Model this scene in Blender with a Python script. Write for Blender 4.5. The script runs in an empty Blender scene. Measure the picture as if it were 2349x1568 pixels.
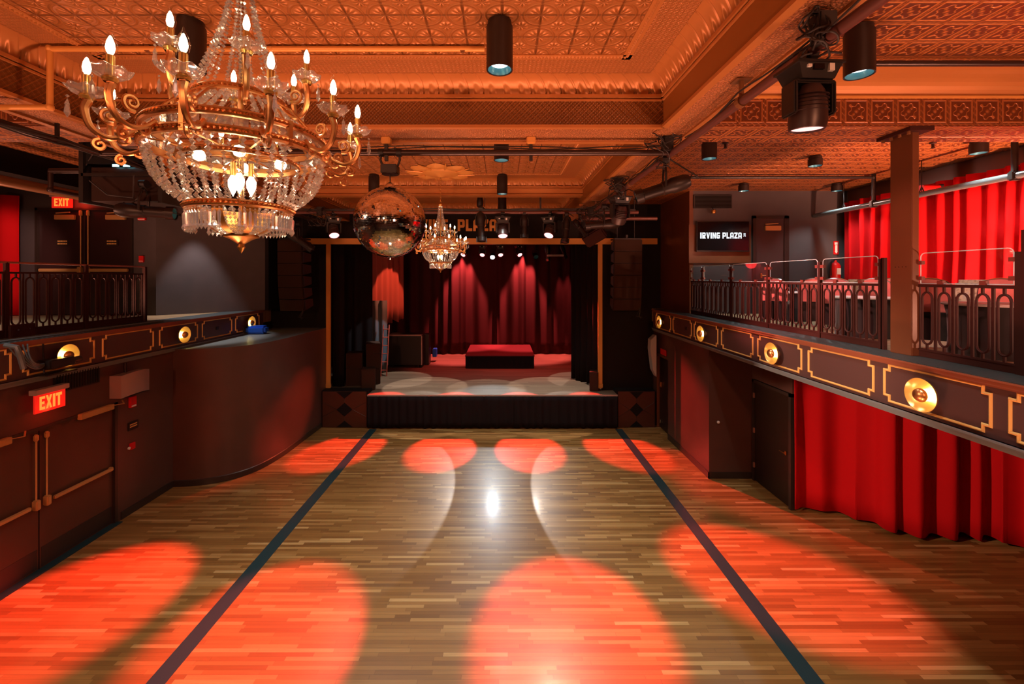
import bpy, bmesh, math, random
from math import pi, sin, cos, tan, atan2, sqrt, radians
from mathutils import Vector, Matrix, Euler
random.seed(7)
SC = bpy.context.scene
COL = SC.collection
F, VX, VY, H = 980.0, 1152.0, 638.0, 4.4      # focal length (px), vanishing point, eye height
def at(px, py, Y):
    return Vector(((px - VX) * Y / F, Y, H + (VY - py) * Y / F))

# ---------------------------------------------------------------- mesh builder
class MB:
    def __init__(s): s.v = []; s.f = []; s.mi = []
    def add(s, vs, fs, m=0):
        o = len(s.v); s.v += [tuple(p) for p in vs]
        s.f += [tuple(i + o for i in f) for f in fs]; s.mi += [m] * len(fs); return s
    def box(s, x0, x1, y0, y1, z0, z1, m=0, mat=None):
        vs = [Vector((x, y, z)) for z in (z0, z1) for y in (y0, y1) for x in (x0, x1)]
        if mat is not None: vs = [mat @ p for p in vs]
        return s.add(vs, [(0,2,3,1),(4,5,7,6),(0,1,5,4),(2,6,7,3),(0,4,6,2),(1,3,7,5)], m)
    def cbox(s, c, d, m=0, rot=None):
        M = Matrix.Translation(c)
        if rot is not None: M = M @ rot.to_matrix().to_4x4()
        return s.box(-d[0]/2, d[0]/2, -d[1]/2, d[1]/2, -d[2]/2, d[2]/2, m, M)
    def bbox(s, c, d, b, m=0, rot=None):     # box with chamfered edges (front and back profile)
        hx, hy, hz = d[0]/2, d[1]/2, d[2]/2; b = min(b, hx*.9, hy*.9, hz*.9)
        M = Matrix.Translation(c)
        if rot is not None: M = M @ rot.to_matrix().to_4x4()
        bm = bmesh.new(); bmesh.ops.create_cube(bm, size=1)
        for v in bm.verts: v.co = Vector((v.co.x*2*hx, v.co.y*2*hy, v.co.z*2*hz))
        bmesh.ops.bevel(bm, geom=bm.edges[:], offset=b, segments=2, affect='EDGES')
        bm.verts.ensure_lookup_table()
        vs = [M @ v.co for v in bm.verts]; fs = [tuple(v.index for v in f.verts) for f in bm.faces]; bm.free()
        return s.add(vs, fs, m)
    def cyl(s, p0, p1, r0, r1=None, n=12, m=0, caps=True):
        r1 = r0 if r1 is None else r1
        p0 = Vector(p0); p1 = Vector(p1); d = (p1 - p0)
        if d.length < 1e-6: return s
        q = d.to_track_quat('Z', 'Y'); vs = []
        for p, r in ((p0, r0), (p1, r1)):
            for k in range(n):
                a = 2*pi*k/n; vs.append(p + q @ Vector((r*cos(a), r*sin(a), 0)))
        fs = [(k, (k+1) % n, n+(k+1) % n, n+k) for k in range(n)]
        if caps: fs += [tuple(range(n-1, -1, -1)), tuple(range(n, 2*n))]
        return s.add(vs, fs, m)
    def tube(s, pts, r, n=8, m=0, closed=False, flat=1.0):
        pts = [Vector(p) for p in pts]; N = len(pts)
        rr = r if isinstance(r, (list, tuple)) else [r]*N
        vs = []; up = None
        for i in range(N):
            if closed: t = pts[(i+1) % N] - pts[i-1]
            else: t = pts[min(i+1, N-1)] - pts[max(i-1, 0)]
            t.normalize()
            if up is None:
                up = Vector((0, 0, 1)) if abs(t.z) < .9 else Vector((1, 0, 0))
            up = (up - t*up.dot(t))
            if up.length < 1e-4: up = t.orthogonal()
            up.normalize(); sd = t.cross(up)
            for k in range(n):
                a = 2*pi*k/n; vs.append(pts[i] + (up*cos(a)*flat + sd*sin(a))*rr[i])
        fs = []
        for i in range(N if closed else N-1):
            j = (i+1) % N
            for k in range(n): fs.append((i*n+k, i*n+(k+1) % n, j*n+(k+1) % n, j*n+k))
        if not closed: fs += [tuple(range(n-1, -1, -1)), tuple(range((N-1)*n, N*n))]
        return s.add(vs, fs, m)
    def lathe(s, prof, n=16, M=None, m=0, cap=False):
        M = M or Matrix.Identity(4); vs = []
        for r, z in prof:
            for k in range(n):
                a = 2*pi*k/n; vs.append(M @ Vector((r*cos(a), r*sin(a), z)))
        fs = []
        for i in range(len(prof)-1):
            for k in range(n): fs.append((i*n+k, i*n+(k+1) % n, (i+1)*n+(k+1) % n, (i+1)*n+k))
        if cap: fs += [tuple(range(n-1, -1, -1)), tuple(range((len(prof)-1)*n, len(prof)*n))]
        return s.add(vs, fs, m)
    def octa(s, c, r, h=None, m=0, a=0.0):
        h = r if h is None else h; c = Vector(c)
        vs = [c+Vector((0,0,h)), c-Vector((0,0,h))] + [c+Vector((r*cos(a+k*pi/2), r*sin(a+k*pi/2), 0)) for k in range(4)]
        fs = []
        for k in range(4): fs += [(0, 2+k, 2+(k+1) % 4), (1, 2+(k+1) % 4, 2+k)]
        return s.add(vs, fs, m)
    def sweep(s, pts, prof, closed=False, m=0):
        """sweep a 2-D profile (inward offset, z) along a horizontal path with mitred corners"""
        P = [Vector((p[0], p[1])) for p in pts]; N = len(P); n = len(prof); vs = []
        for i in range(N):
            a = P[i-1] if (i > 0 or closed) else None; b = P[(i+1) % N] if (i < N-1 or closed) else None
            d0 = (P[i]-a).normalized() if a is not None else None; d1 = (b-P[i]).normalized() if b is not None else None
            if d0 is None: d0 = d1
            if d1 is None: d1 = d0
            n0 = Vector((-d0.y, d0.x)); n1 = Vector((-d1.y, d1.x)); mt = (n0+n1)
            mt = mt.normalized() / max(.2, mt.normalized().dot(n0))
            for (o, z) in prof: vs.append((P[i].x+mt.x*o, P[i].y+mt.y*o, z))
        fs = []
        for i in range(N if closed else N-1):
            j = (i+1) % N
            for k in range(n-1): fs.append((i*n+k, j*n+k, j*n+k+1, i*n+k+1))
        return s.add(vs, fs, m)
    def grid(s, fn, nu, nv, m=0):
        vs = [fn(i/nu, j/nv) for i in range(nu+1) for j in range(nv+1)]
        fs = [(i*(nv+1)+j, (i+1)*(nv+1)+j, (i+1)*(nv+1)+j+1, i*(nv+1)+j+1) for i in range(nu) for j in range(nv)]
        return s.add(vs, fs, m)
    def build(s, name, mat, parent=None, smooth=False, fix=True):
        me = bpy.data.meshes.new(name); me.from_pydata(s.v, [], s.f)
        for mm in (mat if isinstance(mat, (list, tuple)) else [mat]): me.materials.append(mm)
        for p, i in zip(me.polygons, s.mi): p.material_index = i
        if fix:
            bm = bmesh.new(); bm.from_mesh(me); bmesh.ops.recalc_face_normals(bm, faces=bm.faces[:]); bm.to_mesh(me); bm.free()
        if smooth:
            for p in me.polygons: p.use_smooth = True
            if smooth != 'all':
                try: me.set_sharp_from_angle(angle=radians(40))
                except Exception: pass
        me.update()
        o = bpy.data.objects.new(name, me); COL.objects.link(o)
        if parent is not None: o.parent = parent
        return o

def tag(o, label, cat, group=None, kind=None):
    o['label'] = label; o['category'] = cat
    if group: o['group'] = group
    if kind: o['kind'] = kind
    return o
def struct(o, label=None):
    o['kind'] = 'structure'
    if label: o['label'] = label
    return o
def thing(name, label, cat, loc=(0,0,0), rot=0, group=None):
    o = bpy.data.objects.new(name, None); COL.objects.link(o); o.location = loc
    o.rotation_euler = (0, 0, rot) if not hasattr(rot, '__len__') else rot
    o.empty_display_size = .1
    return tag(o, label, cat, group)
def dup(o, loc=None, rot=None, label=None, group=None, parent=None):
    c = o.copy(); COL.objects.link(c)
    if parent is not None: c.parent = parent
    if loc is not None: c.location = loc
    if rot is not None: c.rotation_euler = (0, 0, rot) if not hasattr(rot, '__len__') else rot
    if label: c['label'] = label
    if group: c['group'] = group
    for ch in KIDS(o): dup(ch, parent=c)
    return c
def KIDS(o): return [x for x in list(COL.objects) if x.parent is o]

# ---------------------------------------------------------------- materials
def mat(name, col=(.5,.5,.5), rough=.5, metal=0.0, spec=.5, emit=None, es=0.0, coat=0.0, sheen=0.0, alpha=1.0):
    m = bpy.data.materials.new(name); m.use_nodes = True
    b = m.node_tree.nodes['Principled BSDF']
    b.inputs['Base Color'].default_value = (*col, 1); b.inputs['Roughness'].default_value = rough
    b.inputs['Metallic'].default_value = metal; b.inputs['Specular IOR Level'].default_value = spec
    if emit: b.inputs['Emission Color'].default_value = (*emit, 1); b.inputs['Emission Strength'].default_value = es
    b.inputs['Coat Weight'].default_value = coat; b.inputs['Coat Roughness'].default_value = .15
    b.inputs['Sheen Weight'].default_value = sheen; b.inputs['Alpha'].default_value = alpha
    return m
class NT:
    """tiny helper to write shader maths"""
    def __init__(s, m): s.t = m.node_tree; s.n = s.t.nodes; s.l = s.t.links; s.b = s.n['Principled BSDF']
    def m(s, op, a, b=None, c=None):
        x = s.n.new('ShaderNodeMath'); x.operation = op
        for i, q in enumerate((a, b, c)):
            if q is None: continue
            if isinstance(q, (int, float)): x.inputs[i].default_value = q
            else: s.l.new(q, x.inputs[i])
        return x.outputs[0]
    def pos(s):
        g = s.n.new('ShaderNodeNewGeometry'); x = s.n.new('ShaderNodeSeparateXYZ'); s.l.new(g.outputs['Position'], x.inputs[0])
        s.P = g.outputs['Position']; return x.outputs
    def obj(s):
        g = s.n.new('ShaderNodeTexCoord'); x = s.n.new('ShaderNodeSeparateXYZ'); s.l.new(g.outputs['Object'], x.inputs[0])
        s.P = g.outputs['Object']; return x.outputs
    def noise(s, scale, detail=2, vec=None, rough=.5):
        x = s.n.new('ShaderNodeTexNoise'); x.inputs['Scale'].default_value = scale; x.inputs['Detail'].default_value = detail; x.inputs['Roughness'].default_value = rough
        s.l.new(vec if vec is not None else s.P, x.inputs['Vector']); return x.outputs['Fac']
    def comb(s, x, y, z=0.0):
        c = s.n.new('ShaderNodeCombineXYZ')
        for i, q in enumerate((x, y, z)):
            if isinstance(q, (int, float)): c.inputs[i].default_value = q
            else: s.l.new(q, c.inputs[i])
        return c.outputs[0]
    def wn(s, vec):
        x = s.n.new('ShaderNodeTexWhiteNoise'); x.noise_dimensions = '3D'; s.l.new(vec, x.inputs['Vector']); return x.outputs['Value']
    def mix(s, fac, c1, c2):
        x = s.n.new('ShaderNodeMix'); x.data_type = 'RGBA'
        if isinstance(fac, (int, float)): x.inputs[0].default_value = fac
        else: s.l.new(fac, x.inputs[0])
        for i, q in ((6, c1), (7, c2)):
            if isinstance(q, tuple): x.inputs[i].default_value = (*q, 1) if len(q) == 3 else q
            else: s.l.new(q, x.inputs[i])
        return x.outputs[2]
    def ramp(s, fac, stops):
        x = s.n.new('ShaderNodeValToRGB'); s.l.new(fac, x.inputs[0]); e = x.color_ramp.elements
        while len(e) < len(stops): e.new(.5)
        for q, (p, c) in zip(e, stops): q.position = p; q.color = (*c, 1)
        return x.outputs[0]
    def bump(s, h, strength=.5, dist=.01):
        x = s.n.new('ShaderNodeBump'); x.inputs['Strength'].default_value = strength; x.inputs['Distance'].default_value = dist
        s.l.new(h, x.inputs['Height']); s.l.new(x.outputs[0], s.b.inputs['Normal'])
    def col(s, c): s.l.new(c, s.b.inputs['Base Color'])
    def rough(s, c): s.l.new(c, s.b.inputs['Roughness'])
    def band(s, v, w):       # 1 where |v|<w, soft
        return s.m('SMOOTHSTEP' if False else 'MULTIPLY', s.m('SUBTRACT', 1.0, s.m('MINIMUM', s.m('DIVIDE', s.m('ABSOLUTE', v), w), 1.0)), 1.0)

TIN = (.46, .18, .050)
TIN_SPEC = dict(rough=.42, metal=.25)
def tin(name, kind, p=.33, strength=.6, dist=.012, col=TIN, dark=None):
    m = mat(name, col, **TIN_SPEC); t = NT(m); x, y, z = t.pos()
    if kind == 'flower':
        u = t.m('SUBTRACT', t.m('FRACT', t.m('DIVIDE', x, p)), .5); v = t.m('SUBTRACT', t.m('FRACT', t.m('DIVIDE', y, p)), .5)
        au = t.m('SUBTRACT', .5, t.m('ABSOLUTE', u)); av = t.m('SUBTRACT', .5, t.m('ABSOLUTE', v))     # distance to lattice
        r = t.m('SQRT', t.m('ADD', t.m('POWER', au, 2.0), t.m('POWER', av, 2.0)))
        ring = t.band(t.m('SUBTRACT', r, .44), .045)
        r2 = t.m('SQRT', t.m('ADD', t.m('POWER', u, 2.0), t.m('POWER', v, 2.0)))
        ang = t.m('ARCTAN2', av, au); ang2 = t.m('ARCTAN2', v, u)
        petal = t.m('MULTIPLY', t.m('ABSOLUTE', t.m('SINE', t.m('MULTIPLY', ang, 6.0))), t.band(t.m('SUBTRACT', r, .20), .15))
        petal2 = t.m('MULTIPLY', t.m('ABSOLUTE', t.m('SINE', t.m('MULTIPLY', ang2, 4.0))), t.band(t.m('SUBTRACT', r2, .12), .10))
        seam = t.m('MAXIMUM', t.band(au, .045), t.band(av, .045))
        seam2 = t.band(t.m('SUBTRACT', t.m('MAXIMUM', t.m('ABSOLUTE', u), t.m('ABSOLUTE', v)), .455), .012)
        h = t.m('ADD', t.m('ADD', ring, petal), t.m('SUBTRACT', petal2, t.m('MULTIPLY', seam, .8)))
        t.bump(h, strength, dist); t.col(t.mix(t.m('MINIMUM', t.m('MAXIMUM', t.m('ADD', t.m('MULTIPLY', h, 1.1), .45), 0.0), 1.0), tuple(c*.58 for c in col), tuple(c*1.12 for c in col)))
    elif kind == 'hammer':
        vn = t.n.new('ShaderNodeTexVoronoi'); vn.inputs['Scale'].default_value = 1/p; t.l.new(t.P, vn.inputs['Vector'])
        h = t.m('SINE', t.m('MULTIPLY', vn.outputs['Distance'], 9.0)); t.bump(h, strength, dist); t.col(t.mix(t.m('MULTIPLY_ADD', h, .5, .5), tuple(c*.68 for c in col), tuple(c*1.15 for c in col)))
    elif kind == 'lattice':
        a = t.m('ADD', t.m('ADD', x, y), z); b = t.m('SUBTRACT', t.m('ADD', x, y), z)
        d1 = t.band(t.m('SUBTRACT', t.m('FRACT', t.m('DIVIDE', a, p)), .5), .10); d2 = t.band(t.m('SUBTRACT', t.m('FRACT', t.m('DIVIDE', b, p)), .5), .10)
        q = t.m('MULTIPLY', t.m('SINE', t.m('MULTIPLY', t.m('ADD', x, y), 2*pi/p*2)), t.m('SINE', t.m('MULTIPLY', z, 2*pi/p*2)))
        h = t.m('ADD', t.m('MAXIMUM', d1, d2), t.m('MULTIPLY', q, .4)); t.bump(h, strength, dist); t.col(t.mix(t.m('MINIMUM', t.m('MAXIMUM', h, 0.0), 1.0), tuple(c*.75 for c in col), tuple(c*1.7 for c in col)))
    elif kind == 'basket':
        u = t.m('SUBTRACT', t.m('FRACT', t.m('DIVIDE', x, p)), .5); v = t.m('SUBTRACT', t.m('FRACT', t.m('DIVIDE', y, p)), .5)
        r = t.m('SQRT', t.m('ADD', t.m('POWER', u, 2.0), t.m('POWER', v, 2.0)))
        h = t.m('ADD', t.band(t.m('SUBTRACT', r, .36), .1), t.band(r, .15)); t.bump(h, strength, dist); t.col(t.mix(h, tuple(c*.75 for c in col), tuple(c*1.15 for c in col)))
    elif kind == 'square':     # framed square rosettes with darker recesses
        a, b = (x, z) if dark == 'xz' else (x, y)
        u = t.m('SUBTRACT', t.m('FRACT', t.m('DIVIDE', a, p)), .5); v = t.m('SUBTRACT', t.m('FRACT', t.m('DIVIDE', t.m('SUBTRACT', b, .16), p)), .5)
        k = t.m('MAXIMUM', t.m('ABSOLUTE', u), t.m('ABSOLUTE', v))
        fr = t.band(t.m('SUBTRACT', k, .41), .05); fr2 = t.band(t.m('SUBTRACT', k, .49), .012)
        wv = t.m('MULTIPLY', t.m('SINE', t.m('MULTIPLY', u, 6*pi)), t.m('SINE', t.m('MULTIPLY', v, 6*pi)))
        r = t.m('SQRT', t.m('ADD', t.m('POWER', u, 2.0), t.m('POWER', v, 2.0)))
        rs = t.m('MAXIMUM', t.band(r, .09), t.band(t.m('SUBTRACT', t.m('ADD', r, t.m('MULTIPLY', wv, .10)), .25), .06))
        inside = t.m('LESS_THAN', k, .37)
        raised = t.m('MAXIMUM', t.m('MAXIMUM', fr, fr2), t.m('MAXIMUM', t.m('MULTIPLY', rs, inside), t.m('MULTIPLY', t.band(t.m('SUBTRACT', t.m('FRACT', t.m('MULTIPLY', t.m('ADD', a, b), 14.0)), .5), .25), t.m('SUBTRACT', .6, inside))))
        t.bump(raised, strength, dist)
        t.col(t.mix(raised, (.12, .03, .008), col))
    return m

M = {}
M['tin_flower'] = tin('tin_flower', 'flower', .33, .9, .022)
M['tin_border'] = tin('tin_border', 'basket', .045, .6, .006)
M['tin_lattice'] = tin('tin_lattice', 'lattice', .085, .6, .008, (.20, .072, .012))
M['tin_hammer'] = tin('tin_hammer', 'hammer', .03, .8, .008, (.52, .21, .075))
M['tin_square'] = tin('tin_square', 'square', .30, .8, .01, (.66, .24, .06))
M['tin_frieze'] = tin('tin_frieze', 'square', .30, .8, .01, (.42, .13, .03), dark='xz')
M['tin_plain'] = mat('tin_plain', (.48, .19, .05), .42, .25)
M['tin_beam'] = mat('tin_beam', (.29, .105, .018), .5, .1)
M['gold_paint'] = mat('gold_paint', (.72, .33, .075), .45, .15)
M['gold_trim'] = mat('gold_trim', (.85, .50, .15), .4, .2)
M['brass'] = mat('brass', (.76, .37, .14), .34, 1.0)
M['hardware'] = mat('gold_hardware', (.70, .41, .15), .4, .45)
M['brass_dark'] = mat('brass_dark', (.55, .30, .09), .35, 1.0)
M['candle'] = mat('candle_tube', (.80, .50, .14), .3, .8)
M['black'] = mat('black_metal', (.012, .009, .008), .42)
M['black_matte'] = mat('black_matte', (.006, .005, .005), .8, spec=.2)
M['blackcloth'] = mat('black_cloth', (.018, .014, .014), .9, spec=.1, sheen=.3)
M['rubber'] = mat('rubber', (.02, .015, .013), .6)
M['pipe_brown'] = mat('brown_pipe', (.20, .085, .03), .35, .2)
M['pipe_dark'] = mat('dark_pipe', (.035, .018, .014), .35, .3)
M['rail'] = mat('rail_brown', (.036, .008, .005), .6, spec=.25)
M['panel'] = mat('panel_brown', (.085, .042, .038), .45)
M['chrome'] = mat('chrome', (.75, .75, .75), .15, 1.0)
M['white_plastic'] = mat('white_plastic', (.75, .72, .68), .4)
M['grey_box'] = mat('grey_box', (.28, .20, .18), .5)
M['red_plastic'] = mat('red_plastic', (.65, .01, .01), .4)
M['blue'] = mat('blue_case', (.01, .12, .75), .35)
M['glass_panel'] = None
def wallmat(name, col, rough=.38, bump=.15, spec=.5):
    m = mat(name, col, rough, spec=spec); t = NT(m); t.pos()
    n1 = t.noise(2.2, 3); t.col(t.mix(n1, tuple(c*.8 for c in col), tuple(c*1.2 for c in col)))
    t.bump(t.noise(90, 2), bump, .002); return m
M['wall'] = wallmat('wall_brown', (.085, .040, .030), .36)
M['wall_door'] = wallmat('door_brown', (.080, .034, .020), .38)
M['wall_grey'] = wallmat('wall_grey_brown', (.068, .058, .060), .5)
M['wall_black'] = wallmat('wall_black', (.007, .0045, .0035), .7, spec=.2)
M['diamond_wood'] = mat('diamond_wood', (.060, .018, .009), .4)
M['wall_orange'] = wallmat('wall_wood', (.13, .045, .018), .35)
M['base'] = mat('baseboard', (.030, .020, .016), .3)
# wood strip floor: strips run across the room (along X)
def woodfloor(name, w, L, cols, rough=.3, coat=.25):
    m = mat(name, (.4,.25,.1), rough, coat=coat); t = NT(m); x, y, z = t.pos()
    row = t.m('FLOOR', t.m('DIVIDE', y, w)); ro = t.wn(t.comb(row, 3.1, 0.0)); ro2 = t.wn(t.comb(row, 8.7, 1.0))
    ln = t.m('ADD', L*.65, t.m('MULTIPLY', ro2, L*.8)); xs = t.m('ADD', t.m('DIVIDE', x, ln), t.m('MULTIPLY', ro, 7.3))
    ci = t.m('FLOOR', xs); rnd = t.wn(t.comb(row, ci, 5.0))
    gv = t.comb(t.m('MULTIPLY', x, 2.2), t.m('MULTIPLY', y, 42.0), t.m('MULTIPLY', rnd, 30.0)); gr = t.noise(1.0, 4, gv, .6)
    base = t.ramp(rnd, cols); g2 = t.mix(t.m('MULTIPLY', gr, .55), base, (.10, .045, .015))
    ey = t.m('SUBTRACT', .5, t.m('ABSOLUTE', t.m('SUBTRACT', t.m('FRACT', t.m('DIVIDE', y, w)), .5)))
    ex = t.m('SUBTRACT', .5, t.m('ABSOLUTE', t.m('SUBTRACT', t.m('FRACT', xs), .5)))
    gap = t.m('MAXIMUM', t.m('LESS_THAN', ey, .035), t.m('LESS_THAN', ex, .002))
    t.col(t.mix(t.m('MULTIPLY', gap, .5), g2, (.04, .015, .005)))
    t.rough(t.m('ADD', rough-.06, t.m('MULTIPLY', gr, .14)))
    t.bump(t.m('SUBTRACT', t.m('MULTIPLY', gr, .25), gap), .25, .002); return m
M['floor'] = woodfloor('oak_strip_floor', .0565, .75, [(0, (.20,.083,.020)), (.35, (.29,.130,.032)), (.7, (.36,.170,.046)), (.93, (.47,.25,.08)), (1, (.60,.36,.14))], .34, .12)
M['stage_floor'] = woodfloor('stage_boards', .09, 2.2, [(0, (.14,.095,.062)), (.5, (.19,.13,.09)), (1, (.25,.18,.12))], .5, .05)
M['balcony_floor'] = woodfloor('balcony_boards', .08, 1.0, [(0, (.30,.20,.10)), (.5, (.38,.27,.14)), (1, (.46,.34,.19))], .45, .05)
M['tape'] = mat('floor_tape', (.012, .034, .040), .38)  # black tape; teal reflection of cool light put into its base colour
def ledge():
    m = mat('ledge_rubber', (.05, .055, .055), .4); t = NT(m); x, y, z = t.pos()
    a = t.m('FRACT', t.m('MULTIPLY', t.m('ADD', y, t.m('MULTIPLY', x, .9)), 14.0)); b = t.noise(18, 2)
    t.col(t.mix(t.m('MULTIPLY', t.m('GREATER_THAN', a, .5), b), (.025, .035, .038), (.10, .15, .16))); return m
M['ledge'] = ledge()
def cloth(name, col, sheen=.4, rough=.85):
    m = mat(name, col, rough, spec=.15, sheen=sheen); m.node_tree.nodes['Principled BSDF'].inputs['Sheen Tint'].default_value = (*[min(1, c*2) for c in col], 1)
    t = NT(m); t.pos(); t.bump(t.noise(220, 2), .15, .002); return m
M['red_velvet'] = cloth('red_velvet', (.50, .0035, .006), .25)
M['stage_velvet'] = cloth('stage_velvet', (.060, .017, .018), .15)
M['stage_black'] = cloth('stage_black_velour', (.009, .005, .005), .1)
M['skirt'] = cloth('stage_skirt', (.010, .007, .008), .1)
M['drum_carpet'] = cloth('riser_carpet', (.10, .02, .025), .2)
M['pink_cloth'] = cloth('pink_upholstery', (.62, .20, .19), .3)
def emis(name, col, s):
    m = bpy.data.materials.new(name); m.use_nodes = True; t = m.node_tree; t.nodes.clear()
    o = t.nodes.new('ShaderNodeOutputMaterial'); e = t.nodes.new('ShaderNodeEmission'); e.inputs[0].default_value = (*col, 1); e.inputs[1].default_value = s
    t.links.new(e.outputs[0], o.inputs[0]); return m
def glassy(name, tint, gloss, rough=.03, fac=.5, fres=True, body=0.0):
    m = bpy.data.materials.new(name); m.use_nodes = True; t = m.node_tree; t.nodes.clear()
    o = t.nodes.new('ShaderNodeOutputMaterial'); mx = t.nodes.new('ShaderNodeMixShader'); tr = t.nodes.new('ShaderNodeBsdfTransparent'); g = t.nodes.new('ShaderNodeBsdfGlossy')
    tr.inputs[0].default_value = (*tint, 1); g.inputs['Color'].default_value = (*gloss, 1); g.inputs['Roughness'].default_value = rough
    if fres:
        lw = t.nodes.new('ShaderNodeLayerWeight'); lw.inputs[0].default_value = .5
        pw = t.nodes.new('ShaderNodeMath'); pw.operation = 'POWER'; pw.inputs[1].default_value = 4.0; t.links.new(lw.outputs['Facing'], pw.inputs[0])
        mm = t.nodes.new('ShaderNodeMath'); mm.operation = 'MULTIPLY_ADD'; mm.inputs[1].default_value = .55; mm.inputs[2].default_value = fac; mm.use_clamp = True
        t.links.new(pw.outputs[0], mm.inputs[0]); t.links.new(mm.outputs[0], mx.inputs[0])
    else: mx.inputs[0].default_value = fac
    gl = g.outputs[0]
    if body > 0:
        df = t.nodes.new('ShaderNodeBsdfDiffuse'); df.inputs[0].default_value = (*gloss, 1); m2 = t.nodes.new('ShaderNodeMixShader'); m2.inputs[0].default_value = body
        t.links.new(gl, m2.inputs[1]); t.links.new(df.outputs[0], m2.inputs[2]); gl = m2.outputs[0]
    t.links.new(tr.outputs[0], mx.inputs[1]); t.links.new(gl, mx.inputs[2]); t.links.new(mx.outputs[0], o.inputs[0]); return m
M['glass_panel'] = glassy('clear_glass', (.90, .96, .98), (1, 1, 1), .02, .03)
M['glass_edge'] = mat('glass_edge', (.55, .72, .75), .2)
M['crystal'] = glassy('crystal', (.97, .95, .92), (1.0, .98, .96), .12, .50, body=.28)
M['dish_glass'] = glassy('drip_dish_glass', (.97, .92, .88), (1, .98, .96), .15, .34, body=.35)
M['bulb_glass'] = glassy('bulb_glass', (1, .98, .94), (1, 1, 1), .02, .06)
M['bulb'] = emis('bulb_filament', (1.0, .80, .52), 30)
M['can_lens'] = emis('downlight_lens', (.62, .92, 1.0), 6)
M['can_in'] = mat('downlight_reflector', (.10, .32, .38), .3, .6)
M['red_lens'] = emis('red_lens', (1.0, .38, .38), 2.6)
M['pink_lens'] = emis('pink_lens', (1.0, .45, .42), 2.2)
M['white_lens'] = emis('white_lens', (.80, .97, 1.0), 40)
M['sconce_glow'] = emis('sconce_glow', (1.0, .74, .20), 30)
M['exit_red'] = emis('exit_letters', (1.0, .14, .02), 2.4)
M['exit_back'] = mat('exit_acrylic', (.45, .02, .01), .25, emit=(1, .02, .01), es=.55)
M['tv_black'] = mat('tv_screen', (.004, .004, .005), .12)
M['tv_text'] = emis('tv_text', (.9, .95, 1.0), 1.1)
M['mirror'] = mat('mirror_tile', (.88, .86, .82), .035, 1.0)
M['teal_led'] = emis('status_leds', (.25, .85, 1.0), 5)
# ================================================================ ROOM SHELL
ZC = 6.65                 # ceiling
ZB = 6.14                 # beam soffit
XL, XR = -6.95, 9.0
CX0, CX1 = -4.65, 1.85    # coffer
# floor
f = MB().box(-13.2, XR+.1, -3.2, 20.2, -.12, 0).build('floor', M['floor']); struct(f, 'oak strip dance floor with red light pools')
# balcony floors
f = MB().box(4.552, XR-.001, -3.0, 12.99, 3.10, 3.49).build('floor', M['balcony_floor']); struct(f, 'pale wooden floor of the right balcony')
f2 = MB().box(-13.0, -7.032, -3.0, 12.99, 3.10, 3.49).build('floor', M['balcony_floor']); struct(f2, 'pale wooden floor of the left balcony')
# ceiling
c = MB().box(-13.0, XR+.1, -3.0, 13.2, ZC, ZC+.1).build('ceiling', M['tin_square']); struct(c, 'copper coloured pressed tin ceiling')
def cpart(name, mb, m, smooth=False): return mb.build(name, m, c, smooth)
cpart('beam', MB().box(-5.13, CX0, -3, 13.0, ZB, ZC), M['tin_hammer'])
cpart('beam', MB().box(CX1, 2.27, -3, 13.0, ZB, ZC), M['tin_hammer'])
cpart('beam', MB().box(-5.13, 2.27, 4.9, 5.45, ZB-.002, ZC), M['tin_hammer'])
cpart('beam', MB().box(2.27, XR, 4.9, 5.45, ZB-.002, ZC), M['tin_square'])
cpart('beam', MB().box(-13, -5.13, 4.9, 5.45, ZB-.002, ZC), M['tin_square'])
cpart('beam', MB().box(CX0, CX1, 9.75, 10.05, 6.30, ZC), M['tin_plain'])
# plain / lattice faces laid on the beams' inner sides
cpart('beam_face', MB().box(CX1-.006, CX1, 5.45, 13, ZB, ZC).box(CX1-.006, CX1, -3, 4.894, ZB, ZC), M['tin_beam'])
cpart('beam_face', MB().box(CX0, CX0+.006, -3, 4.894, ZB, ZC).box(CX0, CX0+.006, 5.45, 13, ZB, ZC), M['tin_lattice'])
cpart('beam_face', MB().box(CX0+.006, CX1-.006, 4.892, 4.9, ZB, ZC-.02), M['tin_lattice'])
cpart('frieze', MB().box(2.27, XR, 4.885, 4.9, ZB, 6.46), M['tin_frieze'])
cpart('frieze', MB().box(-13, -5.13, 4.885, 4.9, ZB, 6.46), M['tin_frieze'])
# plain coves of the side aisles
def qprof(d, z0, z1, n=8, concave=True):
    out = []
    for i in range(n+1):
        a = pi/2*i/n
        out.append((d*(1-cos(a)), z0+(z1-z0)*sin(a)) if concave else (d*sin(a), z0+(z1-z0)*(1-cos(a))))
    return out
for xs in ((2.27, XR), (-13, -5.13)):
    mb = MB().sweep([(xs[1], 4.885), (xs[0], 4.885)], [(-p, z) for p, z in qprof(-.32, 6.48, ZC-.002)])
    mb = MB()
    for i in range(8):
        a0, a1 = pi/2*i/8, pi/2*(i+1)/8
        y0, z0 = 4.885-.34*(1-cos(a0)), 6.475+(ZC-6.475)*sin(a0); y1, z1 = 4.885-.34*(1-cos(a1)), 6.475+(ZC-6.475)*sin(a1)
        mb.add([(xs[0], y0, z0), (xs[1], y0, z0), (xs[1], y1, z1), (xs[0], y1, z1)], [(0,1,2,3)])
    cpart('cove', mb, M['tin_plain'], True)
    cpart('moulding', MB().box(xs[0], xs[1], 4.865, 4.886, 6.455, 6.48), M['gold_paint'])
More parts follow.
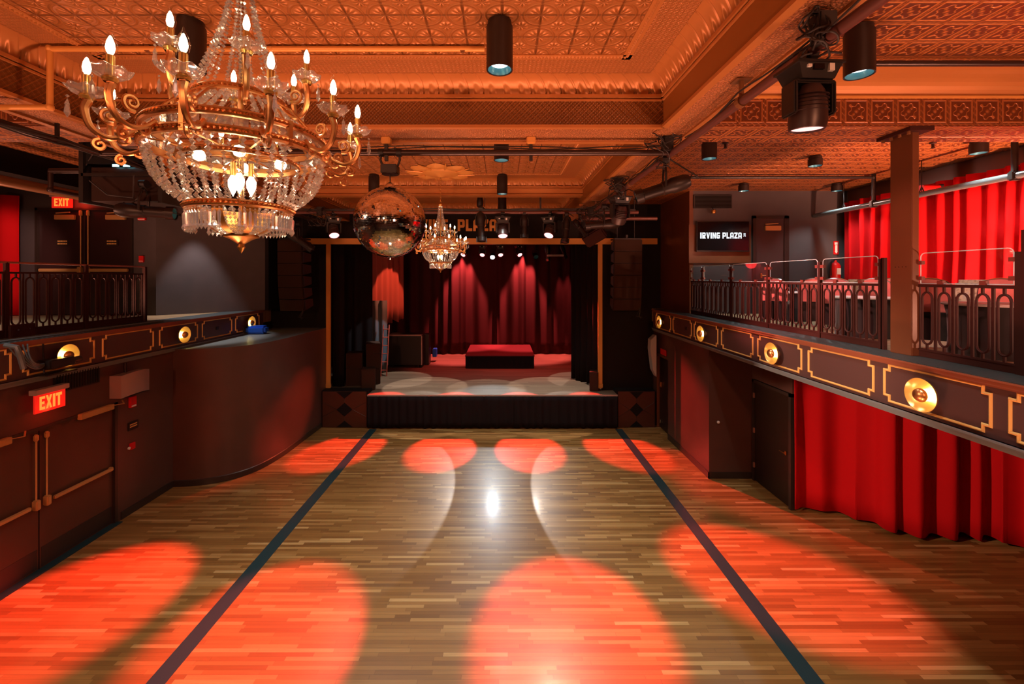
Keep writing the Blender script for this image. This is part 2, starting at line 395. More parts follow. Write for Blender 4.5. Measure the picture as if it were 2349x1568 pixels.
# coffers: border, tile field, bead, ribbed cove, mouldings
def coffer(y0, y1, sides=('L','R','F'), field=True, cz=ZC, zt=6.47, bot=ZB, per=.171):
    cv = .225; bd = .36
    X0, X1 = CX0+.008, CX1-.008; ylo = y0+.002 if y0 > 0 else y0; yhi = y1-.008
    far_in = yhi - cv
    cpart('border', MB().box(X0+cv*.9, X1-cv*.9, ylo, far_in+.03, ZC-.010, ZC-.001), M['tin_border'])
    if field:
        fx0, fx1, fy1 = X0+cv+bd, X1-cv-bd, far_in-bd; fy0 = ylo + (0 if y0 < 0 else .25)
        cpart('tile_field', MB().box(fx0, fx1, fy0, fy1, ZC-.016, ZC-.008), M['tin_flower'])
        bead = [(fx0, fy0), (fx0, fy1), (fx1, fy1), (fx1, fy0)]
        mb = MB()
        for (a, b) in zip(bead[:-1], bead[1:]):
            L = (Vector(b)-Vector(a)).length; n = int(L/.035)
            mb.box(min(a[0],b[0])-.045, max(a[0],b[0])+.045, min(a[1],b[1])-.045, max(a[1],b[1])+.045, ZC-.024, ZC-.014)
            for i in range(n):
                t = (i+.5)/n; x = a[0]+(b[0]-a[0])*t; y = a[1]+(b[1]-a[1])*t
                mb.octa((x, y, ZC-.024), .022, .016, a=pi/4)
        cpart('bead_moulding', mb, M['tin_plain'])
    # ribbed cove with a repeated leaf, mitred at the corners
    def cove(fn, L, trim):
        n = int(L/per*16); nv = 12
        def g(u, v):
            s = u*L; ph = (s/per) % 1.0
            a = pi/2*v
            rib = -.014*(abs(ph-.5) > .38) + .014*(abs(abs(ph-.5)-.44) < .035)
            leaf = .030*max(0, 1-abs(ph-.5)/(.26*(1-v*.9)))*max(0, sin(pi*min(1, v/.62+.12))) * (1 if v < .58 else 0)
            d = cv*(1-cos(a))*1.0; z = zt+.02+(ZC-.012-zt-.02)*sin(a)
            # push outwards along the cove's normal
            e = rib+leaf; d2 = d + e*cos(a); z2 = z - e*sin(a)
            return fn(s, d2, z2)
        mb = MB(); mb.grid(g, n, nv); return mb
    Ly = yhi-ylo
    if 'R' in sides:
        cpart('cove', cove(lambda s, d, z: (X1-d, ylo+s*(Ly-d)/Ly, z), Ly, 0), M['tin_plain'], 'all')
        cpart('moulding', MB().box(X1-.035, X1, ylo, yhi, zt-.012, zt+.022).box(X1-.02, X1, ylo, yhi, zt-.045, zt-.025), M['tin_plain'])
        cpart('moulding', MB().box(X1-.022, X1+.05, ylo, yhi, bot-.022, bot+.012), M['tin_plain'])
    if 'L' in sides:
        cpart('cove', cove(lambda s, d, z: (X0+d, ylo+s*(Ly-d)/Ly, z), Ly, 0), M['tin_plain'], 'all')
        cpart('moulding', MB().box(X0, X0+.035, ylo, yhi, zt-.012, zt+.022).box(X0, X0+.02, ylo, yhi, zt-.045, zt-.025), M['tin_plain'])
        cpart('moulding', MB().box(X0-.05, X0+.022, ylo, yhi, bot-.022, bot+.012), M['tin_plain'])
    if 'F' in sides:
        Lx = X1-X0
        cpart('cove', cove(lambda s, d, z: (X0+d+(s)*(Lx-2*d)/Lx, yhi-d, z), Lx, 0), M['tin_plain'], 'all')
        cpart('moulding', MB().box(X0, X1, yhi-.035, yhi, zt-.012, zt+.022).box(X0, X1, yhi-.02, yhi, zt-.045, zt-.025), M['tin_plain'])
coffer(-2.9, 4.9)
cpart('moulding', MB().box(CX0, CX1, 4.87, 4.93, ZB-.022, ZB+.012), M['tin_plain'])
cpart('moulding', MB().box(CX0, CX1, 5.40, 5.47, ZB-.022, ZB+.012), M['tin_plain'])
cpart('moulding', MB().box(2.2, 2.29, -3, 13, ZB-.022, ZB+.012), M['tin_plain'])
cpart('moulding', MB().box(-5.15, -5.07, -3, 13, ZB-.022, ZB+.012), M['tin_plain'])
cpart('moulding', MB().box(CX0+.01, CX1-.01, 9.725, 9.76, 6.285, 6.315), M['tin_plain'])
coffer(5.45, 9.75)
coffer(10.05, 12.95, field=False)
# brown dropped beams over the side curtains
cpart('beam', MB().box(8.9, 9.05, -3, 11.0, 6.32, ZC), M['wall_orange'])
cpart('beam', MB().box(-9.2, -8.5, -3, 10.5, 6.22, ZC), M['wall_black'])
# ceiling rose over the far chandelier
mb = MB()
CRX, CRY = -1.30, 9.0
for k in range(8):
    a = 2*pi*k/8; R = Matrix.Translation((CRX, CRY, 0)) @ Matrix.Rotation(a, 4, 'Z')
    mb.grid(lambda u, v: R @ Vector((.30+u*.42, (v-.5)*.44*max(0, sin(pi*min(1, .28+u*.72)))**.55, ZC-.02-.06*sin(pi*u)*(1-abs(v-.5)*1.6))), 8, 6)
    mb.cyl(R @ Vector((.35, .14, ZC-.05)), R @ Vector((.70, .20, ZC-.03)), .02, .012, 6)
mb.lathe([(0, ZC-.13), (.06, ZC-.12), (.10, ZC-.09), (.30, ZC-.075), (.36, ZC-.055), (.40, ZC-.012)], 32, Matrix.Translation((CRX, CRY, 0)))
cpart('ceiling_rose', mb, M['gold_paint'], True)

# ---- walls
def wall(name, mb, m, label=None): return struct(mb.build(name, m), label)
wall('wall_left', MB().box(XL-.12, XL, -3.0, 5.20, 0, 3.1).box(XL-.12, XL, 7.68, 9.05, 0, 3.1).box(XL-.12, XL, 5.20, 7.68, 2.16, 3.1), M['wall'])
wall('wall_back', MB().box(-13.0, XR, -3.1, -3.0, 0, ZC), M['wall'])
wall('wall_right', MB().box(XR, XR+.1, -3.0, 13.0, 0, ZC), M['wall_orange'])
wall('wall_left_outer', MB().box(-13.1, -13.0, -3.0, 13.0, 0, ZC), M['wall'])
# proscenium wall (black), header and reveals
wall('wall_front_left', MB().box(-13.0, -5.33, 13.0, 13.3, 0, ZC), M['wall_black'])
wall('wall_front_right', MB().box(3.05, XR, 13.0, 13.3, 0, ZC), M['wall_black'])
wall('wall_front_header', MB().box(-5.33, 3.05, 13.0, 13.3, 5.60, ZC), M['wall_black'])
wall('wall_front_base_left', MB().box(-5.33, -3.95, 12.625, 12.99, 0, 1.08), M['wall_black'])
wall('wall_front_base_right', MB().box(3.38, 4.53, 12.625, 12.99, 0, 1.08), M['wall_black'])
# diamond patterned front panels either side of the stage skirt
def diamond(name, x0, x1, lab):
    m = (x0+x1)/2; y = 12.62; h = 1.06
    base = MB().box(x0, x1, y-.02, y-.001, 0.01, h).build('stage_wainscot', M['diamond_wood']); tag(base, lab, 'wall panel')
    w = (x1-x0)/2*.36; hh = h*.19
    for k, cz in enumerate((h, h*.5, 0)):
        vs = [(m-w, cz), (m, cz+hh), (m+w, cz), (m, cz-hh)]
        if k == 0: vs = [(m-w, h-.01), (m+w, h-.01), (m, h-hh)]
        if k == 2: vs = [(m-w, .02), (m, hh), (m+w, .02)]
        n = len(vs); P = [(x, y-.034, z) for x, z in vs] + [(x, y-.02, z) for x, z in vs]
        MB().add(P, [tuple(range(n)), tuple(range(2*n-1, n-1, -1))] + [(i, (i+1) % n, n+(i+1) % n, n+i) for i in range(n)]).build('inlay_diamond', M['black_matte'], base)
    mb = MB()
    for sgn in (-1, 1):
        for (za, zb) in ((h*.5+hh+.0, h-hh), (hh, h*.5-hh)):
            pass
    for (xa, za, xb, zb) in ((x0+.02, h*.30, m-w, h*.5), (x0+.02, h*.70, m-w, h*.5), (x1-.02, h*.30, m+w, h*.5), (x1-.02, h*.70, m+w, h*.5), (m, h*.5+hh, m, h-hh), (m, hh, m, h*.5-hh)):
        mb.cyl((xa, y-.021, za), (xb, y-.021, zb), .006, n=5)
    mb.build('groove', M['base'], base)
    return base
diamond('l', -5.30, -4.0, 'dark wooden panel with black diamonds left of the stage skirt')
diamond('r', 3.42, 4.50, 'dark wooden panel with black diamonds right of the stage skirt')
# curved wall on the left
pts = [(-6.95, 9.02), (-6.62, 9.05), (-6.30, 9.13), (-6.02, 9.27), (-5.80, 9.46), (-5.63, 9.72), (-5.52, 10.05), (-5.45, 10.45), (-5.41, 10.9), (-5.39, 11.6), (-5.36, 12.3), (-5.33, 12.995)]
def smoothpath(P, k=6):
    out = []
    for i in range(len(P)-1):
        p0, p1, p2, p3 = [Vector(P[min(max(j, 0), len(P)-1)]) for j in (i-1, i, i+1, i+2)]
        for q in range(k):
            t = q/k; out.append(.5*((2*p1)+(-p0+p2)*t+(2*p0-5*p1+4*p2-p3)*t*t+(-p0+3*p1-3*p2+p3)*t**3))
    out.append(Vector(P[-1])); return out
cp = smoothpath(pts)
ZT = 2.90
mb = MB(); n = len(cp)
mb.add([(p.x, p.y, 0) for p in cp]+[(p.x, p.y, ZT) for p in cp], [(i, i+1, n+i+1, n+i) for i in range(n-1)])
w = mb.build('wall_curved', M['wall'], smooth=True); struct(w, 'glossy brown curved wall at the left')
mb = MB(); top = [(p.x, p.y) for p in cp] + [(-6.95, 12.995)]
mb.add([(x, y, ZT) for x, y in top] + [(x, y, ZT-.03) for x, y in top], [tuple(range(len(top))), tuple(range(2*len(top)-1, len(top)-1, -1))])
mb.build('trim_1', mat('ledge_top', (.17, .21, .21), .45), w)
struct(MB().sweep([(p.x, p.y) for p in cp][::-1], [(0, .004), (.018, .004), (.018, .125), (.006, .14), (0, .14)]).build('baseboard_curved', M['base']))
# patch of paint worn on the curved wall
# left baseboards
struct(MB().box(XL, XL+.02, 7.78, 9.02, 0.004, .14).box(XL, XL+.02, -3.0, 5.12, .004, .14).build('baseboard_left', M['base']))
# balcony level, left: wall with doors, angled wall
wall('wall_left_upper', MB().box(-13.0, -11.44, 10.5, 10.62, 3.49, ZC).box(-9.08, -8.5, 10.5, 10.62, 3.49, ZC).box(-11.44, -9.08, 10.5, 10.62, 6.10, ZC), M['wall_grey'])
mb = MB(); a, b = Vector((-8.5, 10.49)), Vector((-6.80, 12.25))
mb.add([(a.x, a.y, 3.49), (b.x, b.y, 3.49), (b.x, b.y, ZC), (a.x, a.y, ZC), (a.x-.1, a.y+.12, 3.49), (b.x-.1, b.y+.12, 3.49), (b.x-.1, b.y+.12, ZC), (a.x-.1, a.y+.12, ZC)],
       [(0,1,2,3), (5,4,7,6), (3,2,6,7), (0,4,5,1), (1,5,6,2), (4,0,3,7)])
wall('wall_left_angled', mb, M['wall_grey'])
wall('wall_left_return', MB().box(-6.80, -6.70, 12.25, 13.0, 3.49, ZC), M['wall_black'])
# balcony level, right
wall('wall_right_side', MB().box(4.82, 4.92, 11.0, 13.0, 3.49, ZC), M['wall_orange'])
wall('wall_right_upper', MB().box(4.92, XR, 11.0, 11.1, 3.49, ZC), M['wall_grey'])
# under the right balcony
wall('wall_right_lower', MB().box(4.55, 5.55, 9.40, 11.72, 0, 2.88), M['wall'])
wall('wall_right_door', MB().box(5.50, 5.62, 9.33, 9.399, 0, 2.88).box(5.50, 5.62, 8.10, 9.33, 2.21, 2.88), M['wall'])
wall('wall_right_end', MB().box(4.60, 4.72, 11.721, 12.99, 2.15, 2.88).box(4.60, 4.72, 12.72, 12.99, 0, 2.15), M['wall'])
wall('wall_right_bay', MB().box(8.9, 8.99, -3, 8.0, 0, 2.88), M['wall_black'])
struct(MB().box(4.53, 4.55, 9.38, 11.70, .004, .14).box(4.53, 5.49, 9.38, 9.40, .004, .14).build('baseboard_right', M['base']))
struct(MB().box(4.552, XR-.01, -3.0, 12.9, 2.885, 3.09).build('ceiling', M['wall_black']), 'dark soffit under the right balcony')
struct(MB().box(-12.99, -7.08, -3.0, 12.9, 2.885, 3.09).build('ceiling', M['wall_black']), 'dark soffit under the left balcony')

# ---- doors
def door_pair(name, x_plane, y0, y1, ztop, label):    # in the left wall; leaves face +X
    d = MB().box(x_plane-.085, x_plane-.035, y0+.05, y1-.05, .02, ztop-.045).build(name, M['wall_door']); struct(d, label)
    ym = (y0+y1)/2
    MB().box(x_plane-.036, x_plane-.030, ym-.006, ym+.006, .02, ztop-.05).build('leaf_gap', M['black_matte'], d)
    MB().box(x_plane-.10, x_plane+.015, y0, y0+.055, 0, ztop).box(x_plane-.10, x_plane+.015, y1-.055, y1, 0, ztop).box(x_plane-.10, x_plane+.015, y0, y1, ztop-.05, ztop).build('door_frame', M['base'], d)
    MB().box(x_plane-.08, x_plane+.10, y0, y1, .002, .016).build('threshold', M['tape'], d)
    xk = x_plane-.034
    MB().box(xk, xk+.004, y0+.08, ym-.03, .04, .33).box(xk, xk+.004, ym+.03, y1-.08, .04, .33).build('kick_plate', M['base'], d)
    for s in (-1, 1):
        ya = ym+s*.075; yo = ym + s*((y1-y0)/2-.12)
        MB().bbox((xk+.045, ya, 1.02), (.09, .07, .15), .015).build('lock_case', M['hardware'], d, True)
        MB().bbox((xk+.04, ya, 2.02), (.06, .055, .10), .015).build('latch', M['hardware'], d, True)
        MB().cyl((xk+.04, ya, 1.08), (xk+.04, ya, 2.0), .011, n=10).build('vertical_rod', M['hardware'], d, True)
        MB().bbox((xk+.055, (ya+yo)/2+s*.05, 1.015), (.05, abs(yo-ya)-.08, .055), .01).bbox((xk+.03, yo, 1.015), (.07, .05, .06), .01).build('push_bar', M['hardware'], d, True)
    return d
d = door_pair('door_1', XL, 5.17, 7.71, 2.17, 'brown double exit doors with brass push bars in the left wall')
def closer(name, loc, axis, lab, s=1.0, arm=1):
    t = thing(name, lab, 'door closer', loc, 0 if axis == 'y' else -pi/2)
    MB().bbox((.040, 0, 0), (.075, .60*s, .095), .008).build('housing', M['hardware'], t, True)
    MB().tube([(.075, .12*arm, .045), (.24, .30*arm, .05)], .012, 8, flat=.5).tube([(.24, .30*arm, .05), (.03, .50*arm, .055)], .011, 8, flat=.5).build('arm', M['hardware'], t, True)
    return t
closer('door_closer', (XL+.0, 7.28, 2.13), 'y', 'brass door closer over the right leaf of the lower left exit doors')
closer('door_closer', (XL+.0, 5.70, 2.13), 'y', 'brass door closer at the left picture edge above the lower doors')
# upper left doors (face the camera)
d2 = MB().box(-11.40, -9.12, 10.53, 10.58, 3.50, 6.07).build('door_2', mat('door_dark', (.032, .014, .014), .35)); struct(d2, 'dark double doors on the left balcony')
MB().box(-10.268, -10.252, 10.52, 10.535, 3.5, 6.07).build('leaf_gap', M['black_matte'], d2)
MB().box(-11.46, -11.40, 10.47, 10.60, 3.49, 6.13).box(-9.12, -9.06, 10.47, 10.60, 3.49, 6.13).box(-11.46, -9.06, 10.47, 10.60, 6.07, 6.13).build('door_frame', M['base'], d2)
for s in (-1, 1):
    xa = -10.26+s*.09
    MB().bbox((xa, 10.49, 6.0), (.07, .06, .14), .015).build('latch', M['hardware'], d2, True)
    MB().cyl((xa, 10.49, 4.66), (xa, 10.49, 5.95), .013, n=8).build('vertical_rod', M['hardware'], d2, True)
    MB().bbox((xa+s*.5, 10.47, 4.60), (1.0, .06, .075), .012).bbox((xa, 10.47, 4.60), (.09, .09, .16), .015).build('push_bar', M['hardware'], d2, True)
for px, lb in ((144, 'left'), (257, 'right')):
    p = at(px, 556, 10.52)
    t = tag(MB().bbox((p.x, 10.515, p.z), (.30, .012, .15), .004).build('door_sign', M['base']), 'small brass lettered sign on the %s leaf of the balcony doors' % lb, 'sign')
    for dz in (.032, -.032):
        for i in range(6): MB().box(p.x-.115+i*.04, p.x-.085+i*.04, 10.505, 10.510, p.z+dz-.016, p.z+dz+.016).build('lettering', M['gold_trim'], t)
for px, lb in ((148, 'left'), (265, 'right')):
    p = at(px, 498, 10.46)
    t = thing('door_closer', 'brass door closer at the top of the %s balcony door' % lb, 'door closer', (p.x, 10.5, p.z))
    MB().bbox((0, -.03, 0), (.48, .07, .12), .01).build('housing', M['hardware'], t, True)
    MB().tube([(-.2, -.05, .1), (.15, -.06, .12)], .014, 6).build('arm', M['hardware'], t, True)
# right balcony door (beside the screen)
d3 = MB().box(6.50, 7.22, 10.95, 10.995, 3.50, 5.93).build('door_3', mat('door_plum', (.050, .028, .026), .4)); struct(d3, 'dark door on the right balcony beside the screen')
MB().box(6.42, 6.50, 10.93, 10.999, 3.49, 6.0).box(7.22, 7.34, 10.93, 10.999, 3.49, 6.0).box(6.42, 7.34, 10.93, 10.999, 5.93, 6.0).build('door_frame', M['base'], d3)
MB().bbox((6.62, 10.92, 4.47), (.04, .05, .12), .01).cyl((6.62, 10.88, 4.47), (6.74, 10.88, 4.47), .012, n=8).build('door_handle', M['brass'], d3, True)
p = at(1774, 523, 10.9)
t = thing('door_closer', 'brass door closer on the dark door beside the screen', 'door closer', (p.x, 10.95, p.z))
MB().bbox((0, -.03, 0), (.40, .07, .12), .01).build('housing', M['hardware'], t, True)
MB().tube([(-.2, -.05, .1), (.12, -.06, .12)], .014, 6).build('arm', M['hardware'], t, True)
# lower right door
d4 = MB().box(5.50, 5.545, 8.17, 9.31, .02, 2.13).build('door_4', mat('door_black', (.016, .008, .005), .4)); struct(d4, 'dark brown door under the right balcony beside the red curtain')
MB().box(5.47, 5.56, 9.30, 9.36, 0, 2.2).box(5.47, 5.56, 8.10, 8.165, 0, 2.2).box(5.47, 5.56, 8.10, 9.36, 2.14, 2.2).build('door_frame', M['base'], d4)
for z in (.35, 1.1, 1.86): MB().bbox((5.475, 9.29, z), (.035, .04, .11), .006).build('hinge', mat('hinge', (.55, .30, .22), .35, .8) if 'hinge' not in bpy.data.materials else bpy.data.materials['hinge'], d4)
MB().bbox((5.48, 8.27, 1.02), (.02, .05, .08), .008).cyl((5.45, 8.27, 1.02), (5.45, 8.40, 1.02), .010, n=8).cyl((5.48, 8.27, 1.02), (5.45, 8.27, 1.02), .012, n=8).build('door_handle', M['brass'], d4, True)
# doorway by the proscenium
d5 = MB().box(4.66, 4.70, 11.74, 12.70, .02, 2.13).build('door_5', mat('door_black2', (.016, .010, .008), .4)); struct(d5, 'nearly black door beside the stage at the right')
MB().box(4.585, 4.66, 12.66, 12.72, 0, 2.2).box(4.585, 4.66, 11.722, 11.75, 0, 2.2).box(4.585, 4.66, 11.72, 12.72, 2.13, 2.2).build('door_frame', M['wall_orange'], d5)
MB().bbox((4.63, 12.50, 1.30), (.05, .10, .14), .01).cyl((4.60, 12.50, 1.25), (4.60, 12.36, 1.25), .012, n=8).build('door_handle', M['brass'], d5, True)
MB().bbox((4.64, 12.55, .2), (.03, .05, .12), .01).build('kick_bolt', M['chrome'], d5, True)
# floor tape
def tape(name, xa, xb, ya, yb, label):
    o = MB().box(xa, xb, ya, yb, .0005, .0035).build('floor_tape', M['tape']); tag(o, label, 'tape'); return o
tape('t', -3.870, -3.66, 1.5, 12.46, 'dark tape strip along the floor at the left of the dance floor')
tape('t', 3.295, 3.50, 1.5, 12.46, 'black tape strip coloured with a teal reflection along the floor at the right of the dance floor')
# ================================================================ STAGE
SY = 12.5
s = MB().box(-3.94, 3.37, SY, 13.0, .94, .995).box(-5.32, 3.04, 13.0, 13.3, .94, .995).box(-6.59, 4.29, 13.3, 19.99, .94, .995).build('stage_platform', M['stage_floor'])
tag(s, 'raised wooden stage floor at the far end of the room', 'stage')
MB().box(-3.95, 3.38, SY-.012, SY+.0, .955, .999).build('edge_strip', mat('edge_strip', (.45,.42,.38), .35, .5), s)
MB().box(-3.9, 3.33, SY+.12, 12.99, .0, .94).build('base', M['black_matte'], s)
# pleated skirt
def pleats(p0, p1, z0, z1, amp, wl, seed=0, nz=6, hem=.02, flare=0.0, ppw=10, gather=0.0):
    """hanging cloth between two floor points; returns MB"""
    rnd = random.Random(seed); a = Vector(p0[:2]); b = Vector(p1[:2]); L = (b-a).length; d = (b-a)/L; n = Vector((-d.y, d.x))
    xs = [0.0]
    while xs[-1] < L: xs.append(xs[-1]+wl*rnd.uniform(.6, 1.45))
    amps = [amp*rnd.uniform(.45, 1.25)*(1 if k % 2 else -1) for k in range(len(xs))]
    top = [rnd.uniform(.5, 1.0) for _ in xs]; hz = [rnd.uniform(-hem, hem) for _ in xs]
    N = int(L/wl*ppw)
    def val(s_, arr):
        for k in range(len(xs)-1):
            if xs[k] <= s_ <= xs[k+1]:
                t = (s_-xs[k])/(xs[k+1]-xs[k]); t = t*t*(3-2*t); return arr[k]*(1-t)+arr[k+1]*t
        return arr[-1]
    def fn(u, v):
        s_ = u*L; A = val(s_, amps); tp = val(s_, top)
        off = A*(tp*v+(1-v)*(1+flare)) * (1 + .12*sin(v*7+s_*3))
        sh = .25*A*sin(v*3+s_)
        z = z0 + (z1-z0)*v + (val(s_, hz)*(1-v)**3)
        q = a + d*min(max(s_+sh*.5, 0), L) + n*off
        return (q.x, q.y, z)
    mb = MB(); mb.grid(fn, N, nz); return mb
def cloth_obj(name, mb, m, label, cat, thick=.006, group=None):
    o = mb.build(name, m, smooth='all', fix=False)
    md = o.modifiers.new('thickness', 'SOLIDIFY'); md.thickness = thick
    tag(o, label, cat, group); return o
cloth_obj('stage_skirt', pleats((-3.93, SY-.02), (3.36, SY-.02), .035, .955, .022, .105, 3, 6, .02), M['skirt'], 'black pleated skirt hanging along the stage front', 'stage skirt')
# red carpet runner / back stage floor painted red-brown
# curtains
cloth_obj('stage_curtain', pleats((3.9, 19.2), (-6.1, 19.2), 1.01, 6.3, .075, .26, 11, 10, .02, .6), M['stage_velvet'], 'dark velvet backdrop curtain across the rear of the stage', 'curtain')
cloth_obj('stage_curtain', pleats((-4.47, 14.75), (-5.6, 14.1), 1.01, 6.3, .05, .17, 12, 6), M['stage_black'], 'dark wing curtain at stage left of the picture behind the speaker stack', 'curtain')
cloth_obj('stage_curtain', pleats((-4.97, 13.42), (-5.3, 13.38), 1.01, 6.2, .04, .14, 13, 6), M['stage_black'], 'black wing curtain just inside the left gold frame', 'curtain')
g = pleats((-3.95, 17.2), (-4.75, 15.15), 2.75, 6.2, .06, .16, 14, 6, .08)
cloth_obj('stage_curtain', g, cloth('coral_velvet', (.32, .085, .07), .3), 'short drape ending above the flight case on stage', 'curtain')
cloth_obj('stage_curtain', pleats((-4.17, 15.5), (-4.75, 15.2), 1.01, 3.6, .05, .13, 15, 6, .03), cloth('grey_drape', (.11, .13, .15), .2), 'pale grey drape edge beside the ladder on stage', 'curtain')
cloth_obj('stage_curtain', pleats((2.95, 13.35), (2.35, 14.6), 1.01, 6.2, .05, .15, 16, 6), M['stage_black'], 'black wing curtain at the right of the stage', 'curtain')
cloth_obj('stage_curtain', pleats((2.62, 14.9), (2.9, 15.5), 1.4, 4.2, .03, .10, 17, 6, .3), cloth('blue_grey_drape', (.20, .26, .28), .3), 'thin blue-grey drape edge at the right of the stage', 'curtain')
# side and top of the stage house
struct(MB().box(-6.75, -6.6, 13.3, 20.1, 0, 6.8).build('wall_stage_left', M['wall_black']))
struct(MB().box(4.3, 4.45, 13.3, 20.1, 0, 6.8).build('wall_stage_right', M['wall_black']))
struct(MB().box(-6.75, 4.45, 20.0, 20.15, 0, 6.8).build('wall_stage_back', M['wall_black']))
struct(MB().box(-6.75, 4.45, 13.3, 20.1, 6.7, 6.8).build('ceiling_stage', M['wall_black']))
# drum riser
r = MB().bbox((-.09, 17.4, 1.478), (2.62, 2.68, .03), .006).build('drum_riser', M['drum_carpet'], smooth=True); tag(r, 'low platform riser with a dark red top on the stage', 'stage riser')
pl = pleats((-1.38, 16.08), (1.20, 16.08), 1.01, 1.465, .012, .09, 4, 3, .0); pl.build('riser_skirt', M['skirt'], r, 'all', False)
MB().box(-1.35, 1.17, 16.12, 18.7, 1.0, 1.463).build('frame', M['black_matte'], r)
# gold proscenium frame
g = thing('proscenium_frame', 'painted gold frame around the stage opening', 'frame', (0,0,0))
MB().box(-6.05, 4.70, 12.93, 12.998, 5.43, 5.61).build('lintel', M['gold_paint'], g)
MB().bbox((-5.27, 12.96, 3.25), (.13, .07, 4.36), .01).bbox((-5.27, 12.955, 1.15), (.15, .08, .12), .01).build('post', M['gold_paint'], g, True)
MB().bbox((2.97, 12.96, 3.25), (.13, .07, 4.36), .01).bbox((2.97, 12.955, 1.15), (.15, .08, .12), .01).build('post', M['gold_paint'], g, True)
# lettering on the header
def text(name, body, loc, size, m, rot=(pi/2, 0, 0), ext=.01, off=.0, parent=None, align='CENTER', sx=1.0):
    cu = bpy.data.curves.new(name, 'FONT'); cu.body = body; cu.size = size; cu.extrude = ext; cu.offset = off; cu.align_x = align; cu.align_y = 'CENTER'; cu.space_character = 1.06
    cu.materials.append(m); o = bpy.data.objects.new(name, cu); COL.objects.link(o); o.location = loc; o.rotation_euler = rot; o.scale = (sx, 1, 1)
    if parent is not None: o.parent = parent
    return o
# blocky condensed capitals built from bars
GL = {
 'I': [[(0.0,0),(0.30,0),(0.30,1),(0.0,1)]],
 'R': [[(0,0),(.26,0),(.26,.36),(.34,.36),(.48,0),(.76,0),(.60,.40),(.74,.50),(.74,.90),(.62,1),(0,1)]],
 'V': [[(0,1),(.26,1),(.38,.38),(.50,1),(.76,1),(.52,0),(.24,0)]],
 'N': [[(0,0),(0,1),(.24,1),(.50,.46),(.50,1),(.74,1),(.74,0),(.50,0),(.24,.54),(.24,0)]],
 'G': [[(.12,0),(0,.12),(0,.88),(.12,1),(.72,1),(.72,.76),(.26,.76),(.26,.24),(.46,.24),(.46,.38),(.36,.38),(.36,.58),(.72,.58),(.72,.12),(.60,0)]],
 'P': [[(0,0),(0,1),(.62,1),(.74,.88),(.74,.42),(.62,.30),(.26,.30),(.26,0)]],
 'L': [[(0,0),(0,1),(.26,1),(.26,.24),(.66,.24),(.66,0)]],
 'A': [[(0,0),(0,.84),(.16,1),(.58,1),(.74,.84),(.74,0),(.48,0),(.48,.26),(.26,.26),(.26,0)]],
 'Z': [[(0,0),(0,.22),(.40,.76),(0,.76),(0,1),(.72,1),(.72,.78),(.32,.24),(.72,.24),(.72,0)]],
 'Y': [[(.25,0),(.25,.40),(0,1),(.27,1),(.38,.66),(.49,1),(.76,1),(.51,.40),(.51,0)]],
 'C': [[(.12,0),(0,.12),(0,.88),(.12,1),(.70,1),(.70,.76),(.26,.76),(.26,.24),(.70,.24),(.70,0)]],
 'E': [[(0,0),(0,1),(.66,1),(.66,.80),(.24,.80),(.24,.60),(.58,.60),(.58,.41),(.24,.41),(.24,.20),(.66,.20),(.66,0)]],
 'X': [[(0,0),(.25,.5),(0,1),(.26,1),(.38,.70),(.50,1),(.76,1),(.51,.5),(.76,0),(.50,0),(.38,.30),(.26,0)]],
 'T': [[(.24,0),(.24,.78),(0,.78),(0,1),(.74,1),(.74,.78),(.50,.78),(.50,0)]],
}
CNT = {'R': (.26,.56,.48,.78), 'P': (.26,.52,.48,.78), 'A': (.26,.48,.48,.80)}
GW = {k: max(p[0] for p in v[0]) for k, v in GL.items()}
def wordwidth(s_, sp=.12): return sum((GW[c]+sp) if c != ' ' else .42 for c in s_)-sp
def letters(body, x0, z0, h, wscale, fn, thick, sp=.12):
    """extruded letters; fn(a,b,depth)->xyz"""
    mb = MB(); x = 0; holes = MB()
    for ch in body:
        if ch == ' ': x += .42; continue
        P = [((x0+(x+a)*h*wscale), z0+b*h) for a, b in GL[ch][0]]; n = len(P)
        bm = bmesh.new(); vs = [bm.verts.new((p[0], p[1], 0)) for p in P]; bm.faces.new(vs); bmesh.ops.triangulate(bm, faces=bm.faces[:])
        tri = [tuple(v.index for v in f.verts) for f in bm.faces]; bm.verts.index_update(); tri = [tuple(vs.index(v) for v in f.verts) for f in bm.faces]; bm.free()
        mb.add([fn(a, b, thick) for a, b in P]+[fn(a, b, 0) for a, b in P], tri+[(i, (i+1) % n, n+(i+1) % n, n+i) for i in range(n)])
        if ch in CNT:
            a0, b0, a1, b1 = CNT[ch]; q = [(x0+(x+a)*h*wscale, z0+b*h) for a, b in ((a0,b0),(a1,b0),(a1,b1),(a0,b1))]
            holes.add([fn(a, b, thick*1.06) for a, b in q]+[fn(a, b, thick*.9) for a, b in q], [(0,1,2,3), (0,1,5,4), (1,2,6,5), (2,3,7,6), (3,0,4,7)])
        x += GW[ch]+sp
    return mb, holes
sg = thing('stage_sign', 'gold venue name lettering on the black header above the stage', 'sign', (0, 0, 0))
p0 = at(1050, 530, 12.99); p1 = at(1139, 503, 12.99); h = p1.z-p0.z; ws = (p1.x-p0.x)/(wordwidth('PLAZA')*h)
for wd, px_ in (('PLAZA', p0.x), ('IRVING', p0.x-.30-wordwidth('IRVING')*h*ws)):
    a, b = letters(wd, px_, p0.z, h, ws, lambda x, z, t: (x, 12.998-t, z), .03)
    a.build('letters', M['gold_paint'], sg); 
    if b.v: b.build('letter_counters', M['wall_black'], sg)
